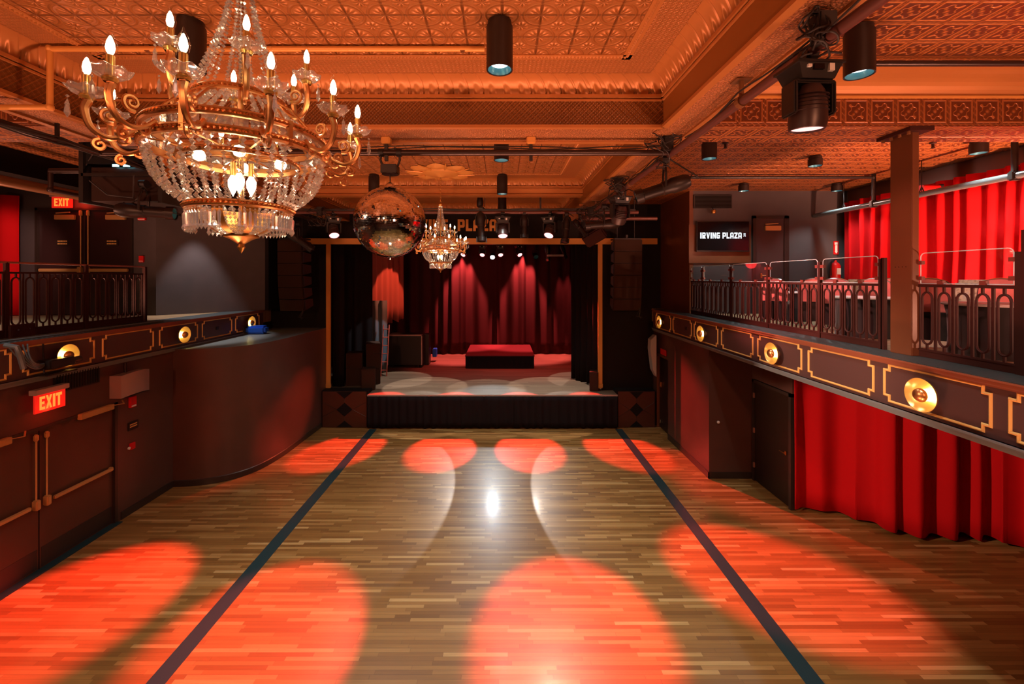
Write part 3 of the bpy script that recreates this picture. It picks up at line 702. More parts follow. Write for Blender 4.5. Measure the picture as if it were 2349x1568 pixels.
# ---- line array loudspeakers
def array_cab():
    w, hgt, dp = .80, .345, .44
    t = MB()
    t.add([(-w/2, 0, 0), (w/2, 0, 0), (w/2, 0, -hgt), (-w/2, 0, -hgt), (-w/2+.06, dp, -.05), (w/2-.06, dp, -.05), (w/2-.06, dp, -hgt+.05), (-w/2+.06, dp, -hgt+.05)],
          [(0,1,2,3), (5,4,7,6), (0,4,5,1), (3,2,6,7), (0,3,7,4), (1,5,6,2)])
    return t
def line_array(name, px, py0, py1, Y, yaw, label):
    p = at(px, py0, Y); t = thing(name, label, 'loudspeaker', p, yaw)
    H_ = (py1-py0)*Y/F; n = 6; hh = H_/n; z = 0; y = 0
    for k in range(n):
        ang = radians([0, 0, 1.5, 3, 5.5, 9][k]); R = Matrix.Translation((0, y, z)) @ Matrix.Rotation(ang, 4, 'X')
        w, dp = .80, .46
        mb = MB(); hq = hh-.012
        V = [(-w/2, 0, 0), (w/2, 0, 0), (w/2, 0, -hq), (-w/2, 0, -hq), (-w/2+.05, dp, -.06), (w/2-.05, dp, -.06), (w/2-.05, dp, -hq+.06), (-w/2+.05, dp, -hq+.06)]
        mb.add([R @ Vector(v) for v in V], [(0,1,2,3), (5,4,7,6), (0,4,5,1), (3,2,6,7), (0,3,7,4), (1,5,6,2)])
        cab = mb.build('cabinet', M['speaker'], t)
        g = MB(); 
        g.box(-w/2+.012, w/2-.012, -.012, -.001, -hq+.012, -.012, mat=R); g.build('grille', M['grille'], cab)
        for sx in (-1, 1):
            MB().box(sx*(w/2)-.012, sx*(w/2)+.012, .03, .09, -hq+.03, -.03, mat=R).build('rigging', M['black'], cab)
        e = R @ Vector((0, 0, -hh)); y, z = e.y, e.z
    MB().box(-.38, .38, .02, .40, 0, .04).box(-.03, .03, .10, .30, .04, .14).build('fly_frame', M['black'], t)
    MB().tube([(.34, .1, z+.1), (.37, .08, z-.02), (.33, .05, z-.14), (.38, .02, z-.2)], .016, 7).tube([(.34, .1, z), (.26, .05, z-.15), (.42, .03, z-.17)], .010, 6).build('cable', M['rubber'], t)
    for sx in (-.25, .25): MB().cyl((sx, .2, .04), (sx, .2, 6.62-p.z), .012, n=6).build('chain', M['black'], t)
    return t
M['speaker'] = mat('speaker_paint', (.032, .013, .007), .55, spec=.2); 
gm = mat('speaker_grille', (.034, .014, .007), .7, spec=.15); t_ = NT(gm); t_.obj(); t_.bump(t_.noise(160, 1), .4, .004); M['grille'] = gm
line_array('line_array_speaker', 664, 549, 715, 12.0, radians(-14), 'tall hanging line array speaker left of the stage')
line_array('line_array_speaker', 1441, 549, 714, 12.0, radians(3), 'tall hanging line array speaker right of the stage')
# ---- gear on stage
def cabinet(name, c, d, label, rot=0, cat='loudspeaker', m=None, front=True, grp=None):
    t = thing(name, label, cat, (c[0], c[1], c[2]), rot, grp)
    MB().bbox((0, 0, d[2]/2), d, .015).build('cabinet', m or M['speaker'], t, True)
    if front: MB().box(-d[0]/2+.03, d[0]/2-.03, -d[1]/2-.012, -d[1]/2-.001, .03, d[2]-.03).build('grille', M['grille'], t)
    return t
cabinet('subwoofer', (-4.73, 13.78, .996), (.50, .5, .55), 'lower cabinet of the speaker stack at the left of the stage', .15)
cabinet('subwoofer', (-4.73, 13.78, 1.548), (.50, .5, .48), 'upper cabinet of the left part of the stage speaker stack', .15)
cabinet('subwoofer', (-4.24, 14.0, .996), (.44, .6, .50), 'tall stack bottom cabinet beside the front edge monitor', .35)
cabinet('subwoofer', (-4.24, 14.0, 1.498), (.44, .6, .50), 'tall stack middle cabinet at the left of the stage', .35)
cabinet('subwoofer', (-4.24, 14.0, 2.0), (.44, .6, .30), 'tall stack topmost cabinet at the left of the stage', .35)
cabinet('monitor_speaker', (-4.10, 13.12, .996), (.40, .34, .66), 'small upright speaker at the stage edge by the left gold post', .25)
cabinet('monitor_speaker', (2.80, 13.05, .996), (.26, .36, .58), 'small upright speaker at the stage edge by the right gold post', -.2)
fc = cabinet('flight_case', (-3.70, 16.6, 1.10), (1.30, .7, 1.15), 'large black flight case at the back left of the stage', 0, 'flight case', M['black'], False)
MB().box(-.66, .66, -.37, -.34, 1.11, 1.16).box(.62, .66, -.37, -.34, 0, 1.15).box(-.66, -.62, -.37, -.34, 0, 1.15).build('edge_trim', mat('case_trim', (.5, .35, .33), .3, .8), fc)
for sx in (-.5, .5):
    for sy in (-.25, .25): MB().cyl((sx-.03, sy, -.05), (sx+.03, sy, -.05), .05, n=10).build('caster', M['rubber'], fc)
ld = thing('ladder', 'narrow ladder standing beside the flight case on stage', 'ladder', (-4.12, 14.85, .996))
MB().cyl((-.10, 0, 0), (-.10, .35, 1.75), .02, n=6).build('rail', M['red_plastic'] if False else mat('ladder_paint', (.45, .08, .05), .4), ld)
MB().cyl((.10, 0, 0), (.10, .35, 1.75), .02, n=6).build('rail', bpy.data.materials['ladder_paint'], ld)
for k in range(6): MB().cyl((-.10, .05+.05*k, .2+.28*k), (.10, .05+.05*k, .2+.28*k), .016, n=6).build('rung', bpy.data.materials['ladder_paint'], ld)
o = MB().bbox((-2.77, 17.6, 1.35), (.16, .3, .34), .02).build('road_case', M['blue'], smooth=True); tag(o, 'small blue item behind the flight case on stage', 'case')
bp = cabinet('flight_case', (-2.98, 17.0, 1.0), (.20, .5, 1.2), 'slim black case leaning behind the large flight case', 0, 'flight case', M['black'], False)
# blue LED par left on top of the curved wall
p = at(590, 766, 11.6); lp = thing('par_light', 'blue LED par light lying on top of the curved wall', 'stage light', (-6.62, 11.55, 2.90), .1)
MB().bbox((0, 0, .115), (.50, .30, .21), .05).build('housing', M['blue'], lp, True)
MB().bbox((-.30, 0, .11), (.09, .26, .18), .02).build('end_cap', M['black'], lp, True)
MB().tube([(-.34, .0, .15), (-.50, -.05, .02), (-.62, .02, .02), (-.55, .1, .02)], .012, 6).build('cable', M['chrome'], lp)
# grey wall speaker under the end of the right balcony
gs = MB(); P = [(4.30, 2.62), (4.44, 2.75), (4.46, 2.75), (4.46, 1.55), (4.36, 1.75), (4.29, 2.35)]; n = len(P)
gs.add([(x, 12.35, z) for x, z in P]+[(x, 12.60, z) for x, z in P], [tuple(range(n)), tuple(range(2*n-1, n-1, -1))]+[(i, (i+1) % n, n+(i+1) % n, n+i) for i in range(n)])
o = gs.build('wall_speaker', mat('pale_grey', (.42, .44, .42), .5)); tag(o, 'pale grey wedge speaker at the end of the right balcony', 'loudspeaker')
# ================================================================ BALCONIES
def frame_panel(y0, y1, z0, z1, x, sgn):
    """stepped-corner picture moulding lying on a plane x=const; sgn=+1 faces +x"""
    n = .062; P = [(y0+n, z0), (y1-n, z0), (y1-n, z0+n), (y1, z0+n), (y1, z1-n), (y1-n, z1-n), (y1-n, z1), (y0+n, z1), (y0+n, z1-n), (y0, z1-n), (y0, z0+n), (y0+n, z0+n)]
    prof = [(-.015, 0), (-.009, .012), (0, .017), (.009, .012), (.015, 0)]
    N = len(P); vs = []; fs = []
    for i in range(N):
        a = Vector(P[i-1]); b = Vector(P[i]); c_ = Vector(P[(i+1) % N]); d0 = (b-a).normalized(); d1 = (c_-b).normalized()
        n0 = Vector((-d0.y, d0.x)); n1 = Vector((-d1.y, d1.x)); mt = n0+n1
        for o, hh in prof: vs.append((x+sgn*hh, b.x+mt.x*o, b.y+mt.y*o))
    k = len(prof)
    for i in range(N):
        j = (i+1) % N
        for q in range(k-1): fs.append((i*k+q, j*k+q, j*k+q+1, i*k+q+1))
    return MB().add(vs, fs)
def balcony(x, sgn, ys, label, y_end):
    # sgn: direction the face looks (+1 -> +x)
    b = MB().box(min(x, x-sgn*.10), max(x, x-sgn*.10), -3.0, y_end, 2.93, 3.44).build('balcony', M['panel']); tag(b, label, 'balcony')
    L = y_end+3.0
    def bar(z0, z1, d): return (min(x, x+sgn*d), max(x, x+sgn*d), -3.0, y_end+.0, z0, z1)
    q = MB(); q.box(*bar(3.435, 3.475, .035)); q.box(*bar(3.475, 3.492, .05)); q.box(*bar(3.415, 3.437, .015)); q.build('cap_moulding', M['rail'] if False else mat('cap_red', (.26, .085, .045), .35) if 'cap_red' not in bpy.data.materials else bpy.data.materials['cap_red'], b)
    q = MB(); q.box(*bar(2.905, 2.945, .03)); q.box(*bar(2.865, 2.905, .018)); q.box(*bar(2.925, 2.945, .045)); q.build('base_moulding', mat('base_mould', (.15, .18, .19), .35) if 'base_mould' not in bpy.data.materials else bpy.data.materials['base_mould'], b)  # base_mould colour carries a teal-grey highlight tinted over the moulding
    for (y0, y1) in ys: frame_panel(y0, y1, 2.99, 3.405, x, sgn).build('panel_frame', M['gold_trim'], b, True)
    return b
YR = [(12.35-1.23*k-1.08, 12.35-1.23*k) for k in range(9)]
YL = [(12.17-1.23*k-1.07, 12.17-1.23*k) for k in range(9)]
balcony(4.45, -1, YR, 'right balcony front with gold framed brown panels', 12.6)
balcony(-6.93, 1, YL, 'left balcony front with gold framed brown panels', 12.4)
o = MB().box(4.42, 4.86, -3.0, 12.55, 3.491, 3.497).build('balcony_ledge', M['ledge']); tag(o, 'blue-grey ribbed ledge strip outside the right railing', 'ledge')
o = MB().box(-7.52, -6.90, -3.0, 12.2, 3.491, 3.497).build('balcony_ledge', M['ledge']); tag(o, 'blue-grey ledge strip outside the left railing', 'ledge')
# ---- sconces
def sconce(x, y, z, sgn, label):
    t = thing('wall_sconce', label, 'wall light', (x, y, z), (0, sgn*pi/2, 0), 'round brass sconces on the balcony fronts')
    MB().lathe([(.0, .0), (.05, 0), (.05, .05), (.075, .052), (.115, .062), (.150, .085), (.172, .118), (.176, .118), (.153, .080), (.118, .056), (.075, .045), (.05, .04)], 40).build('dish', M['brass_satin'], t, True)
    MB().lathe([(.070, .105), (.072, .118), (.062, .142), (.040, .160), (.015, .168), (.0, .169)], 28).lathe([(.070, .105), (.03, .100), (0, .100)], 28).build('dome', M['brass'], t, True)
    MB().lathe([(.050, .052), (.060, .060), (.062, .080), (.055, .100), (.030, .104)], 24).build('lamp', M['sconce_glow'], t, True)
    return t
M['brass_satin'] = mat('brass_satin', (.78, .46, .18), .32, .75)
lbR = ['brass sconce at the far end of the right balcony front, nearest the stage', 'brass sconce second from the stage on the right balcony front', 'brass sconce third from the stage on the right balcony front', 'large near brass sconce on the right balcony front']
lbL = ['brass sconce at the far end of the left balcony front, above the blue light', 'brass sconce in the middle of the left balcony front', 'near brass sconce on the left balcony front behind the small projector']
for k in range(4):
    y0, y1 = YR[2*k]; sconce(4.45, (y0+y1)/2, 3.19, -1, lbR[k])
for k in range(3):
    y0, y1 = YL[2*k]; sconce(-6.93, (y0+y1)/2, 3.19, 1, lbL[k])
for (xx, yy, sg_, lb) in ((-6.93, 10.38, 1, 'left'), (4.45, 10.35, -1, 'right')):
    o = MB().bbox((xx+sg_*.008, yy, 3.19), (.014, .10, .08), .004).build('outlet_plate', M['black']); tag(o, 'small black socket plate on the %s balcony front' % lb, 'socket')
# ---- railings
def rail_panel(x, y0, y1, label, nloop, sgn, zt=4.32, zb=3.59, glass=True, hand=None, base=True):
    """panel from y0 (near) to y1 (far) on plane x; sgn -1: seen from -x side"""
    t = thing('balcony_railing', label, 'railing', (x, y0, 3.497)); L = y1-y0; z = lambda q: q-3.497
    m = M['rail']
    MB().box(-.022, .022, -.025, .025, 0, z(zt+.33 if glass else (hand or zt))+.0).build('post', m, t)
    MB().box(-.02, .02, .025, L-.025, z(zt-.02), z(zt+.012)).build('top_rail', m, t)
    MB().box(-.02, .02, .025, L-.025, z(zb-.02), z(zb)).build('bottom_rail', m, t)
    if base: MB().box(-.012, .012, .025, L-.025, 0.002, z(zb-.02)).build('kick_board', m, t)
    if hand: MB().bbox((0, L/2, z(hand)), (.06, L, .03), .008).build('handrail', M['handrail'], t, True)
    pitch = (L-.06)/(nloop); lw = pitch*.30; ztt = z(zt-.02); zbb = z(zb)
    for k in range(nloop+1):
        yy = .03+pitch*k
        MB().box(-.009, .009, max(.02, yy-.012), min(L-.02, yy+.012), zbb, ztt).build('bar', m, t)
    me = None
    for k in range(nloop):
        yc = .03+pitch*(k+.5)
        if me is None:
            q = MB(); pts = []; r = lw; zc1, zc0 = ztt-.09-r*.7, zbb+.09+r*.7
            for i in range(9): a = pi*i/8; pts.append((0, r*cos(a), zc1+r*1.25*sin(a)))
            for i in range(9): a = pi+pi*i/8; pts.append((0, r*cos(a), zc0+r*1.25*sin(a)))
            q.tube(pts, .012, 6, closed=True); q.box(-.009, .009, -.010, .010, zc1+r*1.2, ztt); q.box(-.009, .009, -.010, .010, zbb, zc0-r*1.2)
            o = q.build('loop', m, t); me = o
        else: o = me.copy(); COL.objects.link(o); o.parent = t
        o.location = (0, yc, 0)
    if glass:
        g0, g1, z0, z1 = .05, L-.05, z(zt+.02), z(4.69); r = .05
        P = []
        for cy, cz, a0 in ((g1-r, z1-r, 0), (g0+r, z1-r, pi/2)):
            for i in range(5): a = a0+pi/2*i/4; P.append((cy+r*cos(a), cz+r*sin(a)))
        P = [(g1, z0)]+P+[(g0, z0)]; n = len(P)
        gp = MB().add([(-.005, a, b) for a, b in P]+[(.005, a, b) for a, b in P], [tuple(range(n)), tuple(range(2*n-1, n-1, -1))]).build('glass_panel', M['glass_panel'], t)
        MB().tube([(0, a, b) for a, b in P], .0055, 5, closed=True).build('glass_edge', M['glass_edge'], gp)
        c_ = 0
        for yy in (.045, L-.045):
            for zz in (z(4.40), z(4.58)): MB().box(-.02, .02, yy-.035, yy+.035, zz-.022, zz+.022).build('clamp', M['rail_red'], t)
        for yy in (L*.3, L*.72): MB().box(-.018, .018, yy-.03, yy+.03, ztt, z(zt+.055)).build('clamp', M['rail_red'], t)
    return t
M['rail_red'] = mat('rail_clamp', (.16, .035, .025), .4)
M['handrail'] = mat('handrail', (.30, .10, .06), .3)
XRR = 4.85
segs = [(4.00, 5.00, 5, 'near glass topped railing panel right of the column'), (5.46, 6.51, 5, 'glass topped railing panel just left of the brown column'), (6.52, 7.78, 6, 'second glass railing panel left of the column'),
        (7.79, 9.04, 6, 'third glass railing panel left of the column'), (9.05, 10.32, 6, 'glass railing panel below the screen'), (10.33, 10.98, 4, 'short end railing panel against the wall below the screen')]
for a, b, n_, lb in segs: rail_panel(XRR, a, b, lb, n_, -1)
rp = tag(MB().box(XRR-.022, XRR+.022, 5.405, 5.45, 3.497, 4.66).build('railing_post', M['rail']), 'plain end post of the railing beside the column', 'post')
rp = tag(MB().box(XRR-.03, XRR+.03, 3.90, 3.97, 3.497, 4.85).build('railing_post', M['rail']), 'brown post at the right picture edge ending the near railing', 'post')
for a, b, n_, lb in [(7.70, 8.93, 6, 'left railing panel farthest from the camera'), (6.46, 7.69, 6, 'middle left railing panel in front of the doors'), (5.23, 6.45, 6, 'left railing panel at the picture edge')]:
    rail_panel(-7.5, a, b, lb, n_, 1, 4.49, 3.62, False, 4.64)
tag(MB().box(-7.53, -7.47, 8.94, 8.99, 3.497, 4.64).build('railing_post', M['rail']), 'end post of the left balcony railing', 'post')
o = MB().bbox((-7.36, 6.55, 3.60), (.06, .34, .2), .01).build('bracket_plate', M['rail']); tag(o, 'bolted brown bracket plate at the foot of the left railing', 'bracket')
for yy in (6.46, 6.62): MB().cyl((-7.33, yy, 3.62), (-7.315, yy, 3.62), .014, n=8).build('bolt', M['chrome'], o)
# column
cm = thing('support_column', 'tall brown steel column rising through the right balcony', 'column', (4.80, 5.1, 3.495))
MB().bbox((0, 0, 1.31), (.09, .28, 2.62), .008).build('shaft', M['wall_orange'], cm, True)
q = MB(); q.box(-.14, .14, -.22, .22, 2.60, 2.645); q.build('flange', M['rail'], cm)
for k in range(4): MB().cyl((-.10, -.16+.11*k, 2.57), (-.10, -.16+.11*k, 2.60), .018, n=8).build('bolt', M['pipe_brown'], cm)
for k in range(4): MB().cyl((-.048, -.07+.045*k, 1.04), (-.046, -.07+.045*k, 1.04), .006, n=6).build('screw_hole', M['black_matte'], cm)
# ---- side curtains
cloth_obj('red_curtain', pleats((8.6, 5.6), (8.6, 10.75), 3.5, 6.3, .085, .15, 21, 6, .01, .3), M['red_velvet'], 'bright red curtain along the wall behind the right balcony tables', 'curtain')
cloth_obj('red_curtain', pleats((-11.7, 10.3), (-13.0, 10.3), 3.5, 6.4, .07, .22, 22, 5), M['red_velvet'], 'bright red curtain at the left picture edge on the balcony', 'curtain')
def path_curtain(P, z0, z1, amp, wl, seed, label):
    rnd = random.Random(seed); sp = smoothpath(P, 14); cum = [0]
    for i in range(1, len(sp)): cum.append(cum[-1]+(sp[i]-sp[i-1]).length)
    L = cum[-1]
    def pt(s_):
        for i in range(len(sp)-1):
            if cum[i] <= s_ <= cum[i+1] or i == len(sp)-2:
                t = (s_-cum[i])/max(1e-6, cum[i+1]-cum[i]); q = sp[i].lerp(sp[i+1], t); d = (sp[i+1]-sp[i]).normalized(); return q, Vector((-d.y, d.x))
    xs = [0.0]
    while xs[-1] < L: xs.append(xs[-1]+wl*rnd.uniform(.55, 1.5))
    A = [amp*rnd.uniform(.4, 1.2)*(1 if k % 2 else -1) for k in range(len(xs))]; hz = [rnd.uniform(0, .05) for _ in xs]
    def val(s_, arr):
        for k in range(len(xs)-1):
            if xs[k] <= s_ <= xs[k+1]:
                t = (s_-xs[k])/(xs[k+1]-xs[k]); t = t*t*(3-2*t); return arr[k]*(1-t)+arr[k+1]*t
        return arr[-1]
    def fn(u, v):
        s_ = u*L; q, n_ = pt(s_); o = val(s_, A)*(.65+.35*(1-v))*(1+.15*sin(5*v+s_*2)); q = q+n_*o
        return (q.x, q.y, z0+(z1-z0)*v+val(s_, hz)*(1-v)**4 - .0)
    return cloth_obj('red_curtain', MB().grid(fn, int(L/wl*11), 8), M['red_velvet'], label, 'curtain')
path_curtain([(5.50, 8.07), (6.0, 8.0), (6.45, 7.80), (6.62, 7.40), (7.1, 7.22), (7.8, 7.2), (8.25, 7.10), (8.45, 6.7), (8.75, 6.4), (8.8, 5.6)], .035, 2.86, .105, .20, 5, 'heavy red velvet curtain hanging under the right balcony')
# ---- tables and chairs on the right balcony
def table(loc, label, r=.40, hh=.62):
    t = thing('cocktail_table', label, 'table', (loc[0], loc[1], 3.49), 0, 'draped tables on the right balcony')
    MB().lathe([(r*.97, .0), (r*.93, .2), (r*.95, .45), (r, hh-.05), (r, hh-.03)], 28).build('drape', M['blackcloth'], t, True)
    MB().lathe([(0, hh-.03), (r+.02, hh-.03), (r+.035, hh-.015), (r+.02, hh), (0, hh)], 32).build('tabletop', M['table_top'], t, True)
    return t
M['table_top'] = mat('table_top', (.62, .55, .55), .35)
def chair(loc, rot, label):
    t = thing('banquet_chair', label, 'chair', (loc[0], loc[1], 3.49), rot, 'round backed chairs on the right balcony')
    pts = []; w = .22
    P = [(-w, .47), (-w-.01, .62), (-w+.01, .75)]+[(-(w-.01)*cos(pi*i/8), .78+.12*sin(pi*i/8)) for i in range(1, 8)]+[(w-.01, .75), (w+.01, .62), (w, .47)]
    n = len(P); cx, cz = 0, .66
    def yb(z): return .20+(z-.45)*.18
    mb = MB(); V = [(x, yb(z)-.022, z) for x, z in P]+[(x, yb(z)+.022, z) for x, z in P]
    mb.add(V, [tuple(range(n)), tuple(range(2*n-1, n-1, -1))]+[(i, (i+1) % n, n+(i+1) % n, n+i) for i in range(n)])
    mb.build('backrest', M['pink_cloth'], t)
    MB().tube([(x*1.02, yb(z), z+.004) for x, z in P], .014, 6).build('back_frame', M['chrome'], t, True)
    MB().bbox((0, 0, .44), (.44, .44, .08), .02).build('seat', M['blackcloth'], t, True)
    MB().box(-.20, .20, .19, .21, .10, .46).build('seat_skirt', M['blackcloth'], t)
    for sx in (-1, 1):
        MB().cyl((sx*.19, -.19, .41), (sx*.20, -.22, 0), .013, n=6).build('leg', M['black'], t)
        MB().cyl((sx*.21, .20, .47), (sx*.20, .25, 0), .013, n=6).build('leg', M['black'], t)
    return t
def atX(px, X): return X*F/(px-VX)
C = [(1784, 5.45, 2.3, 'pink round-backed chair farthest left behind the railing'), (1865, 6.0, 2.6, 'pink round-backed chair second from the left behind the railing'), (1919, 5.9, 2.4, 'pink round-backed chair in front of the fire extinguisher'),
     (2018, 6.5, 2.2, 'pink round-backed chair half hidden behind the railing end post'), (2040, 7.5, 2.5, 'pink chair seen in the gap beside the column'), (2134, 5.75, 2.3, 'pink round-backed chair right of the column'), (2318, 6.7, 2.0, 'round-backed chair behind the near draped table at the right picture edge')]
for px, X, r_, lb in C: chair((X, atX(px, X)), r_, lb)
T = [(1816, 6.3, 'draped table behind the third railing panel'), (1955, 6.8, 'draped table behind the second railing panel'), (1985, 5.75, 'draped table left of the brown column'), (2278, 5.75, 'near draped table right of the column'), (2180, 7.6, 'far draped table behind the near railing')]
for px, X, lb in T: table((X, atX(px, X)), lb)
# folded patterned boxes on the tables
M['pattern_box'] = mat('pattern_box', (.34, .30, .20), .6); t_ = NT(M['pattern_box']); t_.obj(); t_.col(t_.ramp(t_.noise(14, 3), [(.3, (.10, .09, .06)), (.5, (.42, .40, .26)), (.7, (.30, .34, .30))]))
for px, X, w_, lb in ((1968, 7.9, .34, 'patterned upholstered stool left of the column'), (2007, 7.9, .34, 'patterned upholstered bench beside the column'), (2250, 7.1, .42, 'brown patterned seat behind the near draped table')):
    t = thing('upholstered_seat', lb, 'seat', (X, atX(px, X), 3.49))
    MB().bbox((0, 0, .58), (w_, w_, .62), .05).build('backrest', M['pattern_box'], t, True)
    MB().bbox((-.05, 0, .2), (w_+.1, w_+.1, .16), .04).build('seat', M['blackcloth'], t, True)
    for sx in (-1, 1):
        for sy in (-1, 1): MB().cyl((sx*w_*.4, sy*w_*.4, 0), (sx*w_*.4, sy*w_*.4, .3), .02, n=6).build('leg', M['black'], t)
# ---- screen, vent, signs on the right balcony wall
p0 = at(1597, 577, 10.93); p1 = at(1718, 507, 10.93); cx = (p0.x+p1.x)/2; cz = (p0.z+p1.z)/2; W, Hh = p1.x-p0.x, p1.z-p0.z
bd = MB().box(at(1580, 0, 10.98).x, at(1722, 0, 10.98).x, 10.97, 10.998, at(0, 603, 10.98).z, at(0, 515, 10.98).z).build('backing_board', M['wall_orange']); tag(bd, 'brown wooden backing board behind the wall screen', 'board')
tv = thing('television', 'wall screen showing white venue lettering on black', 'television', (cx, 10.93, cz))
MB().bbox((0, 0, 0), (W, .05, Hh), .006).build('housing', M['black'], tv, True)
MB().box(-W/2+.018, W/2-.018, -.028, -.0255, -Hh/2+.03, Hh/2-.018).build('screen', M['tv_black'], tv)
hh = 13*10.93/F*1.08; tw = (1700-1605)*10.93/F; ws = tw/(wordwidth('IRVING PLAZA')*hh)
a, b = letters('IRVING PLAZA', -W/2+(1605-1597)*10.93/F, -hh/2+.02, hh, ws, lambda x, z, t: (x, -.0285-t, z), .002)
a.build('screen_lettering', M['tv_text'], tv); b.build('letter_counters', M['tv_black'], tv)
xs_ = (1709-1597)*10.93/F-W/2; a, b = letters('NYC', -.055, 0, .055, .62, lambda x, z, t: (xs_-.055+z, -.0285-t, .02-x), .002); a.build('small_lettering', M['tv_text'], tv)
vg = thing('air_vent', 'black slotted air vent high on the wall above the screen', 'vent', at(1635, 462, 10.98))
w_, h_ = 87*10.98/F, 31*10.98/F
MB().box(-w_/2, w_/2, -.02, 0, -h_/2, h_/2).build('frame', M['black'], vg)
for k in range(9): MB().box(-w_/2+.03, w_/2-.03, -.035, -.02, -h_/2+.02+k*(h_-.04)/9, -h_/2+.035+k*(h_-.04)/9).build('slat', M['black_matte'], vg)
sl = thing('ceiling_spotlight', 'small brass spot lamp between the vent and the screen', 'spotlight', at(1637, 485, 10.85))
MB().lathe([(0, .05), (.05, .04), (.06, 0), (.045, -.05), (0, -.05)], 16).build('lamp_head', M['brass_dark'], sl, True)
MB().cyl((0, 0, .04), (0, .1, .14), .01, n=6).build('stem', M['black'], sl)
p = at(1918.5, 568, 10.98)
fs_ = MB().box(p.x-.065, p.x+.065, 10.985, 10.999, p.z-.17, p.z+.17).build('fire_sign', M['red_plastic']); tag(fs_, 'red fire extinguisher arrow sign on the dark wall', 'sign')
MB().box(p.x-.04, p.x+.04, 10.980, 10.985, p.z+.08, p.z+.14).add([(p.x-.03, 10.98, p.z+.07), (p.x+.03, 10.98, p.z+.07), (p.x+.03, 10.98, p.z-.09), (p.x-.03, 10.98, p.z-.09)], [(0,1,2,3)]).add([(p.x-.045, 10.98, p.z-.09), (p.x+.045, 10.98, p.z-.09), (p.x, 10.98, p.z-.15)], [(0,1,2)]).build('arrow', M['white_plastic'], fs_)
p = at(1922, 622, 10.8); fe = thing('fire_extinguisher', 'red fire extinguisher on the dark wall under the arrow sign', 'fire extinguisher', (p.x, 10.88, p.z-.2))
MB().lathe([(0, 0), (.10, 0), (.11, .03), (.11, .34), (.08, .40), (.03, .44), (.03, .48), (0, .48)], 20).build('cylinder', M['red_plastic'], fe, True)
MB().box(-.05, .05, -.115, -.11, .12, .28).build('sticker', M['white_plastic'], fe)
MB().bbox((.03, 0, .50), (.16, .03, .03), .008).tube([(-.03, 0, .48), (-.12, -.02, .44), (-.13, -.02, .3), (-.12, -.02, .1)], .012, 6).build('handle', M['black'], fe)
# lower wall odds and ends (left)
def exit_sign(loc, rot, label, w=.40, hh=.26, hang=True):
    t = thing('exit_sign', label, 'exit sign', loc, rot)
    MB().bbox((0, 0, hh/2+.035), (w+.05, .11, .075), .006).build('canopy', M['white_grey'], t, True)
    MB().bbox((0, 0, 0), (w, .03, hh), .005).build('panel', M['exit_back'], t, True)
    h2 = hh*.70; ws_ = (w*.72)/(wordwidth('EXIT')*h2)
    a, b = letters('EXIT', -w*.36, -h2/2, h2, ws_, lambda x, z, q: (x, -.0155-q, z), .004)
    a.build('lettering', M['exit_red'], t)
    return t
M['white_grey'] = mat('sign_canopy', (.42, .34, .32), .4)
exit_sign((XL+.11, 6.46, 2.55), pi/2, 'lit red EXIT sign above the lower double doors', .44, .28)
p = at(143, 462, 10.42); e2 = exit_sign((p.x, 10.42, p.z-.02), 0, 'lit red EXIT sign above the left balcony doors', .50, .27)
def wall_bit(name, px, py, w, hh, m, label, cat, depth=.03, parent=None):
    Y = XL*F/(px-VX); z = H+(VY-py)*Y/F
    o = MB().bbox((XL+depth/2+.001, Y, z), (depth, w, hh), min(.005, depth*.3)).build(name, m, smooth=True)
    if label: tag(o, label, cat)
    return o, Y, z
o, Y_, z_ = wall_bit('fire_alarm', 301, 921, .13, .20, M['red_plastic'], 'red fire alarm plate beside the lower doors, topmost of three fittings', 'alarm', .05)
MB().box(XL+.052, XL+.054, Y_-.05, Y_+.05, z_-.085, z_-.06).build('lettering', M['white_plastic'], o)
o, Y_, z_ = wall_bit('wall_plaque', 304, 975, .22, .15, M['black'], 'small black lettered plaque on the left wall', 'plaque', .02)
for r_ in range(2):
    for k in range(6): MB().box(XL+.0215, XL+.0235, Y_-.08+k*.027, Y_-.06+k*.027, z_+.018-.04*r_, z_+.040-.04*r_).build('lettering', M['gold_trim'], o)
o, Y_, z_ = wall_bit('pull_station', 301, 1022, .10, .12, M['red_plastic'], 'small red and white call point low on the left wall', 'alarm', .04)
MB().cyl((XL+.03, Y_-.09, z_-.01), (XL+.05, Y_-.09, z_-.01), .025, n=12).build('button', M['white_plastic'], o)
o, Y_, z_ = wall_bit('air_vent', 176, 868, .75, .30, M['black'], 'black slotted air grille under the left balcony above the doors', 'vent', .03)
for k in range(16): MB().box(XL+.032, XL+.04, Y_-.35+k*.045, Y_-.335+k*.045, z_-.13, z_+.13).build('slat', M['black_matte'], o)
t = thing('wall_speaker', 'grey curved wall speaker under the left balcony', 'loudspeaker', (XL, 7.86, 2.47), .0)
MB().grid(lambda u, v: (.08+.20*(1-(abs(u-.5)*2)**2*.35), -.30+.60*u, -.20+.40*v+.04*(1-(abs(u-.5)*2)**2)), 10, 2).add([(.0, -.30, -.20), (.0, .30, -.20), (.21, .30, -.20), (.21, -.30, -.20), (.0, -.30, .2), (.0, .30, .2), (.21, .30, .2), (.21, -.30, .2)], [(0,1,2,3), (7,6,5,4), (0,3,7,4), (1,5,6,2)]).build('housing', M['grey_box'], t, True)
MB().cyl((.02, 0, .2), (.02, 0, .38), .02, n=8).build('bracket', M['black'], t)
